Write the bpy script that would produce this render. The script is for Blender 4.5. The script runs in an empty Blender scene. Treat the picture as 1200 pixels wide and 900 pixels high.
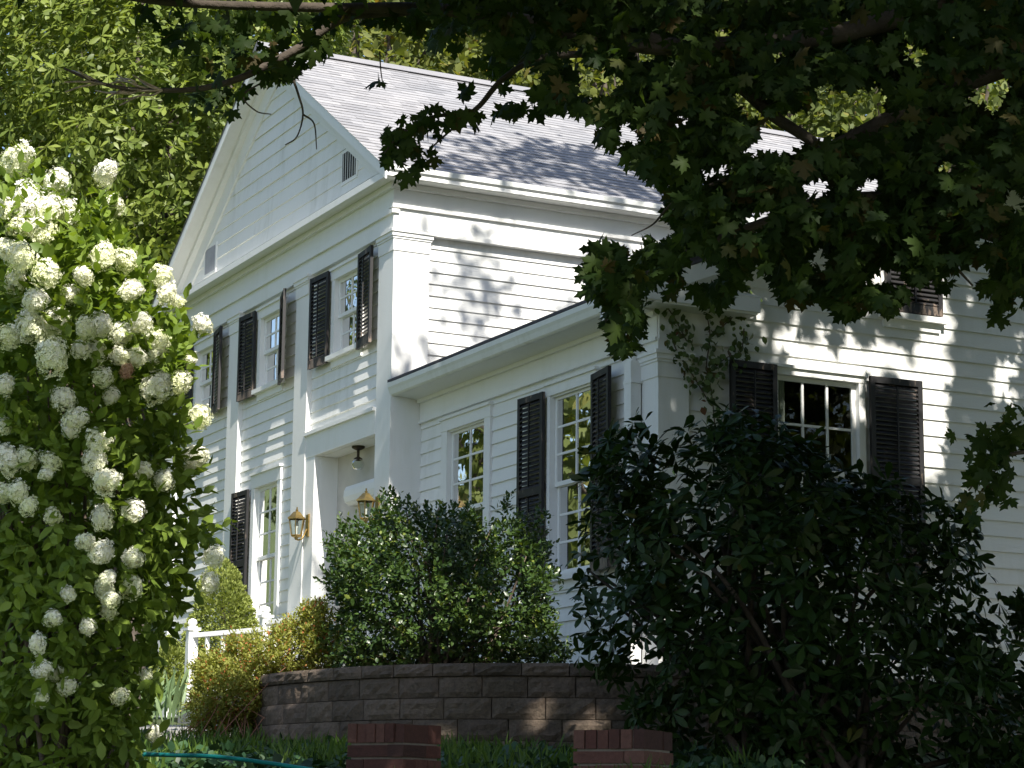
import bpy, math, random
import numpy as np
from mathutils import Vector, Matrix

random.seed(7)
rng = np.random.default_rng(11)
SC = bpy.context.scene
COL = SC.collection
PI = math.pi

# ------------------------------------------------------------------ camera
# world: x along the house front (to the right), y away along the house side, z = 0 at eye height
FPX, CX, CY = 2640.0, 600.0, 450.0            # focal length and centre in 1200 x 900 pixels
YAW, PIT, ROL = math.radians(-63.22), math.radians(10.844), math.radians(-0.64)
CAM = np.array([21.90, -9.59, 0.0])


def cam_axes():
    cy_, sy_ = math.cos(YAW), math.sin(YAW)
    cp, sp = math.cos(PIT), math.sin(PIT)
    cr, sr = math.cos(ROL), math.sin(ROL)
    fwd = np.array([sy_ * cp, cy_ * cp, sp])
    right = np.array([cy_, -sy_, 0.0])
    down = np.cross(fwd, right)
    return cr * right + sr * down, -sr * right + cr * down, fwd


RT, DN, FW = cam_axes()
cam = bpy.data.cameras.new('camera')
cam.sensor_width = 36.0
cam.lens = 36.0 * FPX / 1200.0
cam.clip_start = 0.1
cam.clip_end = 1000
co = bpy.data.objects.new('camera', cam)
COL.objects.link(co)
co.matrix_world = Matrix(((RT[0], -DN[0], -FW[0], CAM[0]), (RT[1], -DN[1], -FW[1], CAM[1]),
                          (RT[2], -DN[2], -FW[2], CAM[2]), (0, 0, 0, 1)))
SC.camera = co

# ------------------------------------------------------------------ light
SUN = np.array([1.0, -0.13, 1.02])
SUN = SUN / np.linalg.norm(SUN)
EL = math.asin(SUN[2])
AZ = math.atan2(SUN[0], SUN[1])
world = bpy.data.worlds.new('World')
SC.world = world
world.use_nodes = True
wn = world.node_tree
bg = wn.nodes['Background']
sky = wn.nodes.new('ShaderNodeTexSky')
sky.sky_type = 'NISHITA'
sky.sun_disc = False
sky.sun_elevation = EL
sky.sun_rotation = AZ
wn.links.new(sky.outputs[0], bg.inputs[0])
bg.inputs[1].default_value = 0.10
sl = bpy.data.lights.new('sun', 'SUN')
sl.energy = 5.0
sl.angle = math.radians(0.53)
sl.color = (1.0, 0.95, 0.86)
so = bpy.data.objects.new('sun', sl)
COL.objects.link(so)
so.rotation_euler = Vector((-SUN[0], -SUN[1], -SUN[2])).to_track_quat('-Z', 'Y').to_euler()
so.location = (30, -5, 30)
SC.view_settings.view_transform = 'Standard'
SC.view_settings.look = 'None'
SC.view_settings.exposure = 0.95
SC.view_settings.gamma = 1.0
SC.view_settings.use_curve_mapping = False


# ------------------------------------------------------------------ helpers: places
def ray(px, py):
    return ((px - CX) / FPX) * RT + ((py - CY) / FPX) * DN + FW


def P(px, py, d):                              # the point seen there at that depth
    return CAM + ray(px, py) * d


def project(p):                                # n x 3 -> px, py, depth
    q = np.asarray(p) - CAM
    d = q @ FW
    return CX + FPX * (q @ RT) / d, CY + FPX * (q @ DN) / d, d


F2 = np.array([FW[0], FW[1]]) / math.hypot(FW[0], FW[1])
R2 = np.array([RT[0], RT[1]]) / math.hypot(RT[0], RT[1])


def dr(d, r, z=0.0):                           # ground distance ahead and to the right of the viewer
    return np.array([CAM[0] + F2[0] * d + R2[0] * r, CAM[1] + F2[1] * d + R2[1] * r, z])


def ground_h(d, r):
    h = np.interp(d, [-60, 1.5, 6, 9, 12, 17, 27, 45, 60, 110, 200], [-1.6, -1.6, -0.7, -0.1, 0.14, 0.42, 1.1, 1.3, 4, 22, 50])
    return h


# ------------------------------------------------------------------ helpers: tags and objects
def tag(o, label=None, cat=None, group=None, kind=None):
    for k, v in (('label', label), ('category', cat), ('group', group), ('kind', kind)):
        if v:
            o[k] = v
    return o


def parent_to(o, par):
    o.parent = par
    o.matrix_parent_inverse = PINV[par.name]
    return o


PINV = {}


def thing(name, label, cat, loc, group=None):
    o = bpy.data.objects.new(name, None)
    o.empty_display_size = 0.2
    COL.objects.link(o)
    o.location = loc
    tag(o, label, cat, group)
    PINV[o.name] = Matrix.Translation(-Vector(loc))
    return o


def add(name, me, mat, par=None, smooth=False):
    o = bpy.data.objects.new(name, me)
    COL.objects.link(o)
    if mat is not None:
        for m in (mat if isinstance(mat, (list, tuple)) else [mat]):
            me.materials.append(m)
    if smooth:
        me.polygons.foreach_set('use_smooth', [True] * len(me.polygons))
    if par is not None:
        if par.name in PINV:
            parent_to(o, par)
        else:
            o.parent = par
            o.matrix_parent_inverse = Matrix.Identity(4)
    return o


class MB:
    def __init__(s):
        s.v, s.f, s.m = [], [], []

    def poly(s, pts, m=0):
        i = len(s.v)
        s.v.extend([tuple(map(float, p)) for p in pts])
        s.f.append(tuple(range(i, i + len(pts))))
        s.m.append(m)

    def hexa(s, c, m=0):                       # 8 corners: bottom loop then top loop
        i = len(s.v)
        s.v.extend([tuple(map(float, p)) for p in c])
        for q in ((3, 2, 1, 0), (4, 5, 6, 7), (0, 1, 5, 4), (1, 2, 6, 5), (2, 3, 7, 6), (3, 0, 4, 7)):
            s.f.append(tuple(i + k for k in q))
            s.m.append(m)

    def box(s, x0, x1, y0, y1, z0, z1, m=0):
        s.hexa([(x0, y0, z0), (x1, y0, z0), (x1, y1, z0), (x0, y1, z0), (x0, y0, z1), (x1, y0, z1), (x1, y1, z1), (x0, y1, z1)], m)

    def tbox(s, T, a0, a1, z0, z1, n0, n1, m=0):   # box in wall space
        s.hexa([T(a0, z0, n0), T(a1, z0, n0), T(a1, z0, n1), T(a0, z0, n1), T(a0, z1, n0), T(a1, z1, n0), T(a1, z1, n1), T(a0, z1, n1)], m)

    def prism(s, A, B, m=0):                   # two equal loops joined
        n = len(A)
        i = len(s.v)
        s.v.extend([tuple(map(float, p)) for p in A] + [tuple(map(float, p)) for p in B])
        s.f.append(tuple(range(i + n - 1, i - 1, -1)))
        s.f.append(tuple(range(i + n, i + 2 * n)))
        s.m += [m, m]
        for k in range(n):
            l = (k + 1) % n
            s.f.append((i + k, i + l, i + n + l, i + n + k))
            s.m.append(m)

    def tube(s, pts, rad, n=6, m=0):
        pts = [np.asarray(p, float) for p in pts]
        i0 = len(s.v)
        K = len(pts)
        up = np.array([0.31, 0.17, 0.93])
        for k in range(K):
            t = pts[min(k + 1, K - 1)] - pts[max(k - 1, 0)]
            t = t / (np.linalg.norm(t) + 1e-9)
            a = np.cross(t, up)
            if np.linalg.norm(a) < 1e-3:
                a = np.cross(t, (1, 0, 0))
            a /= np.linalg.norm(a)
            b = np.cross(t, a)
            r = rad[k] if hasattr(rad, '__len__') else rad
            for j in range(n):
                w = 2 * PI * j / n
                s.v.append(tuple(pts[k] + r * (math.cos(w) * a + math.sin(w) * b)))
        for k in range(K - 1):
            for j in range(n):
                l = (j + 1) % n
                s.f.append((i0 + k * n + j, i0 + k * n + l, i0 + (k + 1) * n + l, i0 + (k + 1) * n + j))
                s.m.append(m)
        s.f.append(tuple(i0 + j for j in range(n)))
        s.f.append(tuple(i0 + (K - 1) * n + j for j in range(n)))
        s.m += [m, m]

    def lathe(s, c, prof, n=12, m=0):          # prof: (radius, z) about vertical axis at c
        i0 = len(s.v)
        for r, z in prof:
            for j in range(n):
                w = 2 * PI * (j + 0.5) / n
                s.v.append((c[0] + r * math.cos(w), c[1] + r * math.sin(w), c[2] + z))
        for k in range(len(prof) - 1):
            for j in range(n):
                l = (j + 1) % n
                s.f.append((i0 + k * n + j, i0 + k * n + l, i0 + (k + 1) * n + l, i0 + (k + 1) * n + j))
                s.m.append(m)

    def mesh(s, name):
        me = bpy.data.meshes.new(name)
        me.from_pydata(s.v, [], s.f)
        if any(s.m):
            me.polygons.foreach_set('material_index', s.m)
        me.update()
        return me

    def build(s, name, mat, par=None, smooth=False):
        return add(name, s.mesh(name), mat, par, smooth)


def smooth_path(pts, k=6):                     # Catmull-Rom through the points
    pts = [np.asarray(p, float) for p in pts]
    q = [2 * pts[0] - pts[1]] + pts + [2 * pts[-1] - pts[-2]]
    out = []
    for i in range(1, len(q) - 2):
        for t in np.linspace(0, 1, k, endpoint=False):
            a, b, c, d = q[i - 1], q[i], q[i + 1], q[i + 2]
            out.append(0.5 * (2 * b + (c - a) * t + (2 * a - 5 * b + 4 * c - d) * t * t + (3 * b - a - 3 * c + d) * t ** 3))
    out.append(pts[-1])
    return out


# ------------------------------------------------------------------ materials
def newmat(name):
    m = bpy.data.materials.new(name)
    m.use_nodes = True
    nt = m.node_tree
    b = nt.nodes['Principled BSDF']
    return m, nt, b


def N(nt, t, **kw):
    n = nt.nodes.new(t)
    for k, v in kw.items():
        setattr(n, k, v)
    return n


def noise(nt, scale, detail=4, rough=0.55, vec=None, stretch=None):
    tc = N(nt, 'ShaderNodeTexCoord')
    src = tc.outputs['Object']
    if stretch:
        mp = N(nt, 'ShaderNodeMapping')
        mp.inputs['Scale'].default_value = stretch
        nt.links.new(src, mp.inputs[0])
        src = mp.outputs[0]
    n = N(nt, 'ShaderNodeTexNoise')
    n.inputs['Scale'].default_value = scale
    n.inputs['Detail'].default_value = detail
    n.inputs['Roughness'].default_value = rough
    nt.links.new(src, n.inputs['Vector'])
    return n.outputs['Fac']


def ramp(nt, fac, stops):
    r = N(nt, 'ShaderNodeValToRGB')
    e = r.color_ramp.elements
    while len(e) < len(stops):
        e.new(0.5)
    for i, (p, c) in enumerate(stops):
        e[i].position = p
        e[i].color = (c[0], c[1], c[2], 1)
    nt.links.new(fac, r.inputs[0])
    return r.outputs[0]


def mix(nt, fac, a, b, mode='MIX'):
    m = N(nt, 'ShaderNodeMix', data_type='RGBA', blend_type=mode)
    for i, v in ((0, fac), (6, a), (7, b)):
        if isinstance(v, (int, float)):
            m.inputs[i].default_value = v
        elif isinstance(v, tuple):
            m.inputs[i].default_value = (*v, 1)
        else:
            nt.links.new(v, m.inputs[i])
    return m.outputs[2]


def bump(nt, b, h, strength=0.3, dist=0.01):
    n = N(nt, 'ShaderNodeBump')
    n.inputs['Strength'].default_value = strength
    n.inputs['Distance'].default_value = dist
    nt.links.new(h, n.inputs['Height'])
    nt.links.new(n.outputs[0], b.inputs['Normal'])


def plain(name, c, rough=0.6, metal=0.0, var=0.12, scale=6.0, bs=0.0):
    m, nt, b = newmat(name)
    f = noise(nt, scale)
    c2 = tuple(x * (1 - 2 * var) for x in c)
    nt.links.new(ramp(nt, f, [(0.3, c2), (0.7, c)]), b.inputs['Base Color'])
    b.inputs['Roughness'].default_value = rough
    b.inputs['Metallic'].default_value = metal
    if bs:
        bump(nt, b, noise(nt, scale * 6), bs, 0.01)
    return m


def white_paint(name, base=(0.80, 0.80, 0.775), grime=(0.55, 0.55, 0.49), amount=0.35):
    m, nt, b = newmat(name)
    big = ramp(nt, noise(nt, 0.9, 5, 0.6), [(0.42, (0, 0, 0)), (0.72, (1, 1, 1))])
    streak = ramp(nt, noise(nt, 2.2, 5, 0.65, stretch=(3.2, 3.2, 0.55)), [(0.45, (0, 0, 0)), (0.75, (1, 1, 1))])
    fac = N(nt, 'ShaderNodeMath', operation='MULTIPLY')
    nt.links.new(big, fac.inputs[0])
    nt.links.new(streak, fac.inputs[1])
    fac2 = N(nt, 'ShaderNodeMath', operation='MULTIPLY')
    nt.links.new(fac.outputs[0], fac2.inputs[0])
    fac2.inputs[1].default_value = amount * 2
    c = mix(nt, fac2.outputs[0], base, grime)
    spots = ramp(nt, noise(nt, 55, 3, 0.6), [(0.66, (1, 1, 1)), (0.74, (0.80, 0.78, 0.72))])
    c = mix(nt, 0.45, c, spots, 'MULTIPLY')
    nt.links.new(c, b.inputs['Base Color'])
    b.inputs['Roughness'].default_value = 0.5
    bump(nt, b, noise(nt, 14, 5, 0.6, stretch=(1, 1, 5)), 0.25, 0.006)
    return m


M_SIDING = white_paint('white_siding_paint', amount=0.5)
M_TRIM = white_paint('white_trim_paint', (0.81, 0.81, 0.79), (0.60, 0.60, 0.52), 0.28)
M_GUTTER = white_paint('gutter_paint', (0.74, 0.75, 0.72), (0.42, 0.42, 0.34), 0.45)
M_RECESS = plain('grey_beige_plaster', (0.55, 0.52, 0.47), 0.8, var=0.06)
M_DARKROOM = plain('dim_room_backing', (0.06, 0.05, 0.045), 0.9)
M_CURTAIN = plain('pale_curtain_cloth', (0.62, 0.61, 0.58), 0.9, var=0.08, scale=3)
M_BLIND = plain('tan_roller_blind', (0.34, 0.30, 0.22), 0.9, var=0.06)
M_BRASS = plain('aged_brass', (0.52, 0.36, 0.13), 0.32, 0.9, 0.2, 25)
M_BRONZE = plain('dark_bronze', (0.06, 0.045, 0.03), 0.5, 0.6)
M_BARK = plain('maple_bark', (0.085, 0.068, 0.052), 0.95, var=0.3, scale=9, bs=0.8)
M_TWIG = plain('thin_twig_bark', (0.16, 0.12, 0.09), 0.9, var=0.25, scale=20)
M_DEADTWIG = plain('bleached_dead_twig', (0.50, 0.40, 0.31), 0.9, var=0.2, scale=20)
M_HOSE = plain('teal_hose_rubber', (0.01, 0.24, 0.23), 0.4, var=0.08)
M_CONC = plain('weathered_concrete', (0.34, 0.33, 0.31), 0.9, var=0.2, scale=8, bs=0.3)
M_SOIL = plain('mulch_soil', (0.07, 0.05, 0.035), 1.0, var=0.35, scale=14, bs=0.9)


def shutter_mat():
    m, nt, b = newmat('black_shutter_paint_peeling')
    tc = N(nt, 'ShaderNodeTexCoord')
    sep = N(nt, 'ShaderNodeSeparateXYZ')
    nt.links.new(tc.outputs['Generated'], sep.inputs[0])
    wear = N(nt, 'ShaderNodeMapRange')
    wear.inputs[1].default_value = 0.0
    wear.inputs[2].default_value = 0.32
    wear.inputs[3].default_value = 0.15
    wear.inputs[4].default_value = 0.0
    nt.links.new(sep.outputs[2], wear.inputs[0])
    sm = N(nt, 'ShaderNodeMath', operation='ADD')
    nt.links.new(noise(nt, 9, 6, 0.7, stretch=(1, 1, 0.35)), sm.inputs[0])
    nt.links.new(wear.outputs[0], sm.inputs[1])
    nt.links.new(ramp(nt, sm.outputs[0], [(0.60, (0.012, 0.011, 0.012)), (0.66, (0.16, 0.12, 0.095)), (0.85, (0.22, 0.18, 0.15))]), b.inputs['Base Color'])
    b.inputs['Roughness'].default_value = 0.55
    bump(nt, b, sm.outputs[0], 0.3, 0.004)
    return m


M_SHUTTER = shutter_mat()


def shingle_mat(name, tint=(1, 1, 1)):
    m, nt, b = newmat(name)
    tc = N(nt, 'ShaderNodeTexCoord')
    mp = N(nt, 'ShaderNodeMapping')
    mp.inputs['Rotation'].default_value = (0, 0, PI / 2)
    nt.links.new(tc.outputs['UV'], mp.inputs[0])
    br = N(nt, 'ShaderNodeTexBrick')
    br.offset = 0.37
    br.inputs['Scale'].default_value = 1
    br.inputs['Brick Width'].default_value = 0.17
    br.inputs['Row Height'].default_value = 0.14
    br.inputs['Mortar Size'].default_value = 0.003
    br.inputs['Bias'].default_value = -0.1
    br.inputs['Color1'].default_value = (0.27, 0.245, 0.26, 1)
    br.inputs['Color2'].default_value = (0.40, 0.37, 0.385, 1)
    br.inputs['Mortar'].default_value = (0.13, 0.12, 0.13, 1)
    nt.links.new(tc.outputs['UV'], br.inputs['Vector'])
    gr = ramp(nt, noise(nt, 160, 2), [(0.3, (0.7, 0.7, 0.7)), (0.7, (1.15, 1.15, 1.15))])
    c = mix(nt, 1.0, br.outputs['Color'], gr, 'MULTIPLY')
    st = ramp(nt, noise(nt, 0.8, 5, 0.6), [(0.35, (0.86, 0.86, 0.88)), (0.7, (1.06, 1.03, 1.02))])
    c = mix(nt, 1.0, c, st, 'MULTIPLY')
    nt.links.new(c, b.inputs['Base Color'])
    b.inputs['Roughness'].default_value = 0.9
    bump(nt, b, noise(nt, 240, 2), 0.4, 0.003)
    return m


M_SHINGLE = shingle_mat('grey_asphalt_shingles')
M_RIDGE = plain('dark_ridge_cap', (0.09, 0.085, 0.10), 0.9, var=0.2, scale=30)


def glass_mat():
    m, nt, b = newmat('window_glass')
    out = nt.nodes['Material Output']
    nt.nodes.remove(b)
    tr = N(nt, 'ShaderNodeBsdfTransparent')
    tr.inputs[0].default_value = (0.86, 0.9, 0.88, 1)
    gl = N(nt, 'ShaderNodeBsdfGlossy')
    gl.inputs['Roughness'].default_value = 0.015
    bp = N(nt, 'ShaderNodeBump')
    bp.inputs['Strength'].default_value = 0.03
    bp.inputs['Distance'].default_value = 0.05
    nt.links.new(noise(nt, 2.5, 2), bp.inputs['Height'])
    nt.links.new(bp.outputs[0], gl.inputs['Normal'])
    fr = N(nt, 'ShaderNodeFresnel')
    fr.inputs[0].default_value = 1.30
    mx = N(nt, 'ShaderNodeMixShader')
    nt.links.new(fr.outputs[0], mx.inputs[0])
    nt.links.new(tr.outputs[0], mx.inputs[1])
    nt.links.new(gl.outputs[0], mx.inputs[2])
    nt.links.new(mx.outputs[0], out.inputs[0])
    return m


M_GLASS = glass_mat()


def leaf_mat(name, a, b_, trans=0.3, rough=0.45, spec=0.4, third=None, tcol=None):
    m, nt, b = newmat(name)
    at = N(nt, 'ShaderNodeAttribute', attribute_name='rnd')
    stops = [(0.0, a), (0.8, b_)]
    if third:
        stops = [(0.0, a), (0.78, b_), (0.9, b_), (1.0, third)]
    c = ramp(nt, at.outputs['Fac'], stops)
    nt.links.new(c, b.inputs['Base Color'])
    b.inputs['Roughness'].default_value = rough
    b.inputs['Specular IOR Level'].default_value = spec
    tl = N(nt, 'ShaderNodeBsdfTranslucent')
    tc = mix(nt, 1.0, c, tcol or (1.9, 1.9, 0.7), 'MULTIPLY')
    nt.links.new(tc, tl.inputs[0])
    mx = N(nt, 'ShaderNodeMixShader')
    mx.inputs[0].default_value = trans
    nt.links.new(b.outputs[0], mx.inputs[1])
    nt.links.new(tl.outputs[0], mx.inputs[2])
    nt.links.new(mx.outputs[0], nt.nodes['Material Output'].inputs[0])
    return m


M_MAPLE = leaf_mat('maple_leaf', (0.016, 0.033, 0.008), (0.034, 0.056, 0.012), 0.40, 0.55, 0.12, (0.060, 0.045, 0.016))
M_HYDR = leaf_mat('hydrangea_leaf', (0.070, 0.125, 0.018), (0.18, 0.25, 0.040), 0.30, 0.5, 0.25)
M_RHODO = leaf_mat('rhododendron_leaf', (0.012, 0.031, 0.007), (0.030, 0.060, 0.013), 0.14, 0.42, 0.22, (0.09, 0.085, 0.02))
M_HOLLY = leaf_mat('holly_leaf', (0.024, 0.052, 0.014), (0.060, 0.105, 0.022), 0.18, 0.35, 0.5, (0.16, 0.20, 0.04))
M_AZALEA = leaf_mat('azalea_leaf', (0.14, 0.16, 0.035), (0.30, 0.31, 0.075), 0.30, 0.6, 0.25, (0.42, 0.14, 0.06))
M_SPRUCE = leaf_mat('spruce_needle', (0.16, 0.20, 0.05), (0.29, 0.33, 0.09), 0.20, 0.7, 0.2)
M_MAGNOLIA = leaf_mat('broad_tree_leaf', (0.055, 0.092, 0.016), (0.19, 0.235, 0.046), 0.30, 0.45, 0.3)
M_FOREST = leaf_mat('woodland_leaf', (0.055, 0.075, 0.025), (0.135, 0.165, 0.048), 0.3, 0.6, 0.2, (0.17, 0.16, 0.045))
M_FOREST2 = leaf_mat('yellowing_woodland_leaf', (0.075, 0.095, 0.028), (0.155, 0.175, 0.045), 0.3, 0.6, 0.2, (0.22, 0.15, 0.04))
M_IVY = leaf_mat('ivy_leaf', (0.016, 0.042, 0.018), (0.036, 0.080, 0.026), 0.12, 0.45, 0.3)
M_GRASS = leaf_mat('grass_blade', (0.045, 0.095, 0.016), (0.10, 0.16, 0.03), 0.3, 0.5, 0.3)
M_IRIS = leaf_mat('iris_blade', (0.12, 0.19, 0.09), (0.22, 0.30, 0.15), 0.2, 0.5, 0.3)
M_VINE = leaf_mat('vine_leaf', (0.050, 0.085, 0.026), (0.10, 0.145, 0.045), 0.25, 0.5, 0.3, (0.13, 0.06, 0.03))
M_FLORET = leaf_mat('creamy_white_floret', (0.80, 0.83, 0.50), (0.90, 0.89, 0.79), 0.12, 0.6, 0.2, (0.92, 0.91, 0.84), (1.1, 1.1, 0.95))
M_FLORETD = leaf_mat('faded_tan_floret', (0.32, 0.17, 0.12), (0.52, 0.36, 0.26), 0.2, 0.6, 0.2)


def block_mat():
    m, nt, b = newmat('split_face_block')
    at = N(nt, 'ShaderNodeAttribute', attribute_name='rnd')
    c = ramp(nt, at.outputs['Fac'], [(0, (0.125, 0.094, 0.072)), (1, (0.20, 0.150, 0.115))])
    n = ramp(nt, noise(nt, 30, 6, 0.7), [(0.3, (0.6, 0.6, 0.6)), (0.7, (1.3, 1.27, 1.25))])
    st = ramp(nt, noise(nt, 2.5, 5, 0.6), [(0.35, (0.75, 0.78, 0.72)), (0.65, (1.1, 1.1, 1.1))])
    c = mix(nt, 1.0, mix(nt, 1.0, c, n, 'MULTIPLY'), st, 'MULTIPLY')
    nt.links.new(c, b.inputs['Base Color'])
    b.inputs['Roughness'].default_value = 0.95
    bump(nt, b, noise(nt, 38, 7, 0.75), 0.9, 0.03)
    return m


def brick_mat():
    m, nt, b = newmat('red_brick')
    at = N(nt, 'ShaderNodeAttribute', attribute_name='rnd')
    c = ramp(nt, at.outputs['Fac'], [(0, (0.060, 0.030, 0.025)), (0.5, (0.11, 0.044, 0.034)), (1, (0.17, 0.085, 0.066))])
    n = ramp(nt, noise(nt, 40, 5, 0.7), [(0.3, (0.7, 0.7, 0.7)), (0.7, (1.15, 1.15, 1.15))])
    c = mix(nt, 1.0, c, n, 'MULTIPLY')
    nt.links.new(c, b.inputs['Base Color'])
    b.inputs['Roughness'].default_value = 0.9
    bump(nt, b, noise(nt, 60, 5, 0.7), 0.5, 0.008)
    return m


M_BLOCK, M_BRICK = block_mat(), brick_mat()
M_MORTAR = plain('pale_mortar', (0.26, 0.23, 0.20), 0.95, var=0.15, scale=20)


def ground_mat():
    m, nt, b = newmat('lawn_ground')
    c = ramp(nt, noise(nt, 3.0, 6, 0.65), [(0.3, (0.045, 0.06, 0.018)), (0.55, (0.07, 0.10, 0.028)), (0.8, (0.09, 0.075, 0.045))])
    nt.links.new(c, b.inputs['Base Color'])
    b.inputs['Roughness'].default_value = 1.0
    bump(nt, b, noise(nt, 26, 6, 0.7), 1.0, 0.05)
    return m


M_GROUND = ground_mat()

# ------------------------------------------------------------------ ground
ds = np.array([-60, -20, -5, 0, 1.5, 3, 4.5, 6, 7.5, 9, 10, 11, 12, 13, 14, 15, 16, 17, 18, 19, 20, 22, 24, 27, 31, 36, 45, 52, 60, 80, 110, 200.])
rs = np.concatenate([[-150, -80, -40, -20], np.linspace(-12, 12, 25), [20, 40, 80, 150]])
g = MB()
for d in ds:
    for r in rs:
        p = dr(d, r, float(ground_h(d, r)) + (0.04 * math.sin(1.7 * d + r) * math.sin(1.1 * r) if 5 < d < 25 else 0))
        g.v.append(tuple(p))
nr = len(rs)
for i in range(len(ds) - 1):
    for j in range(nr - 1):
        g.f.append((i * nr + j, i * nr + j + 1, (i + 1) * nr + j + 1, (i + 1) * nr + j))
        g.m.append(0)
tag(g.build('ground', M_GROUND, None, True), kind='structure')
g = MB()
pa = [dr(19.6, r, float(ground_h(19.6, r)) + 0.09) for r in (-4.2, -2.5)]
pb = [dr(21.2, r, float(ground_h(21.2, r)) + 0.09) for r in (-4.4, -2.5)]
dn = np.array([0, 0, -0.25])
g.hexa([pa[0] + dn, pa[1] + dn, pb[1] + dn, pb[0] + dn, pa[0], pa[1], pb[1], pb[0]])
tag(g.build('path', M_CONC), kind='structure')

# ------------------------------------------------------------------ the house
XL = -7.66                                     # far left corner of the front
RX, RZ, SLOPE = -3.83, 9.53, 0.645             # ridge and slope of the main roof
LEN = 9.6
house = thing('white_house', 'white clapboard Greek Revival house with black shutters, grey shingle roof and low side wing', 'house', (-1.5, 4.0, 1.0))


def TF(a, z, n): return (a, 0.06 - n, z)
def TS(a, z, n): return (-0.06 + n, a, z)
def TWF(a, z, n): return (a, 0.38 - n, z)
def TWE(a, z, n): return (5.03 + n, a, z)


def clap(mb, T, a0, a1, z0, z1, ex, holes=(), clip=None, proud=0.02):
    z = z0
    rr = random.Random(int(z0 * 1000 + a1 * 77))
    while z < z1 - 0.01:
        zt = min(z + ex, z1)
        zm = (z + zt) / 2
        segs = [(a0, a1)]
        for (h0, h1, k0, k1) in holes:
            if min(zt, k1) - max(z, k0) > 0.3 * ex:
                ns = []
                for (s0, s1) in segs:
                    if h1 <= s0 or h0 >= s1:
                        ns.append((s0, s1))
                        continue
                    if h0 > s0: ns.append((s0, h0))
                    if h1 < s1: ns.append((h1, s1))
                segs = ns
        for (s0, s1) in segs:
            cuts = [s0]
            while s1 - cuts[-1] > 3.4:
                cuts.append(cuts[-1] + rr.uniform(1.3, 3.2))
            cuts.append(s1)
            for c0, c1 in zip(cuts[:-1], cuts[1:]):
                b0, b1, t0, t1 = c0, c1, c0, c1
                if clip:
                    lb, lt = clip(z), clip(zt)
                    b0, b1 = max(c0, lb[0]), min(c1, lb[1])
                    t0, t1 = max(c0, lt[0]), min(c1, lt[1])
                    if b1 - b0 < 0.02: continue
                    if t1 < t0: t0 = t1 = (t0 + t1) / 2
                n1 = proud + rr.uniform(-0.0025, 0.0035)
                s_ = rr.uniform(-0.005, 0.005)
                mb.poly([T(b0, z, n1), T(b1, z + s_, n1), T(t1, zt + 0.004, 0.003), T(t0, zt + 0.004, 0.003)])
                mb.poly([T(b0, z, n1), T(b1, z + s_, n1), T(b1, z + 0.004, -0.01), T(b0, z + 0.004, -0.01)])
        z = zt


def make_window(T, a0, a1, z0, z1, cols=2, rows=2, casing=0.10, curtain='side', shade=None, split=0.5, head=0.13, sillw=0.05):
    """opening a0..a1, z0..z1; casing round it, two sashes, panes, sill, cloth behind"""
    f = MB()
    c = casing
    f.tbox(T, a0 - c, a0, z0 - 0.02, z1, -0.07, 0.040)
    f.tbox(T, a1, a1 + c, z0 - 0.02, z1, -0.07, 0.040)
    f.tbox(T, a0 - c - 0.01, a1 + c + 0.01, z1, z1 + head, -0.07, 0.046)
    f.tbox(T, a0 - c - 0.025, a1 + c + 0.025, z1 + head, z1 + head + 0.03, -0.02, 0.07)
    w = f.build('window', M_TRIM, house)
    s = MB()
    s.tbox(T, a0 - c - 0.03, a1 + c + 0.03, z0 - 0.075, z0 - 0.02, -0.07, 0.04 + sillw)
    s.tbox(T, a0 - c + 0.02, a1 + c - 0.02, z0 - 0.16, z0 - 0.075, -0.01, 0.035)
    sub(s.build('sill', M_TRIM), w)
    zm = z0 + (z1 - z0) * split
    st = 0.045
    for k, (s0, s1, n) in enumerate(((zm - 0.02, z1, -0.015), (z0, zm + 0.02, -0.045))):
        q = MB()
        q.tbox(T, a0 + 0.002, a0 + st, s0, s1, n - 0.03, n)
        q.tbox(T, a1 - st, a1 - 0.002, s0, s1, n - 0.03, n)
        q.tbox(T, a0 + st, a1 - st, s1 - st, s1 - 0.002, n - 0.03, n - 0.001)
        q.tbox(T, a0 + st, a1 - st, s0 + 0.002, s0 + st, n - 0.03, n - 0.001)
        for i in range(1, cols):
            a = a0 + st + (a1 - a0 - 2 * st) * i / cols
            q.tbox(T, a - 0.011, a + 0.011, s0 + st, s1 - st, n - 0.028, n - 0.004)
        for i in range(1, rows):
            z = s0 + st + (s1 - s0 - 2 * st) * i / rows
            q.tbox(T, a0 + st, a1 - st, z - 0.011, z + 0.011, n - 0.027, n - 0.006)
        sub(q.build('sash', M_TRIM), w)
        q = MB()
        q.tbox(T, a0 + st - 0.004, a1 - st + 0.004, s0 + st - 0.004, s1 - st + 0.004, n - 0.018, n - 0.014)
        sub(q.build('glass_pane', M_GLASS), w)
    if curtain:
        cb = MB()
        wd = a1 - a0
        spans = {'side': [(a0, a0 + 0.24 * wd)], 'both': [(a0, a0 + 0.30 * wd), (a1 - 0.3 * wd, a1)], 'full': [(a0, a1)]}[curtain]
        for (c0, c1) in spans:
            k = max(8, int((c1 - c0) / 0.02))
            aa = np.linspace(c0, c1, k)
            nn = -0.15 + 0.018 * np.sin(np.arange(k) * 1.15) + 0.008 * np.sin(np.arange(k) * 0.43)
            for i in range(k - 1):
                cb.poly([T(aa[i], z0 + 0.01, nn[i]), T(aa[i + 1], z0 + 0.01, nn[i + 1]), T(aa[i + 1], z1, nn[i + 1]), T(aa[i], z1, nn[i])])
        sub(cb.build('curtain', M_CURTAIN, None, True), w)
    if shade:
        q = MB()
        q.tbox(T, a0 + 0.02, a1 - 0.02, z1 - shade, z1, -0.125, -0.118)
        sub(q.build('roller_blind', M_BLIND), w)
    return w


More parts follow.
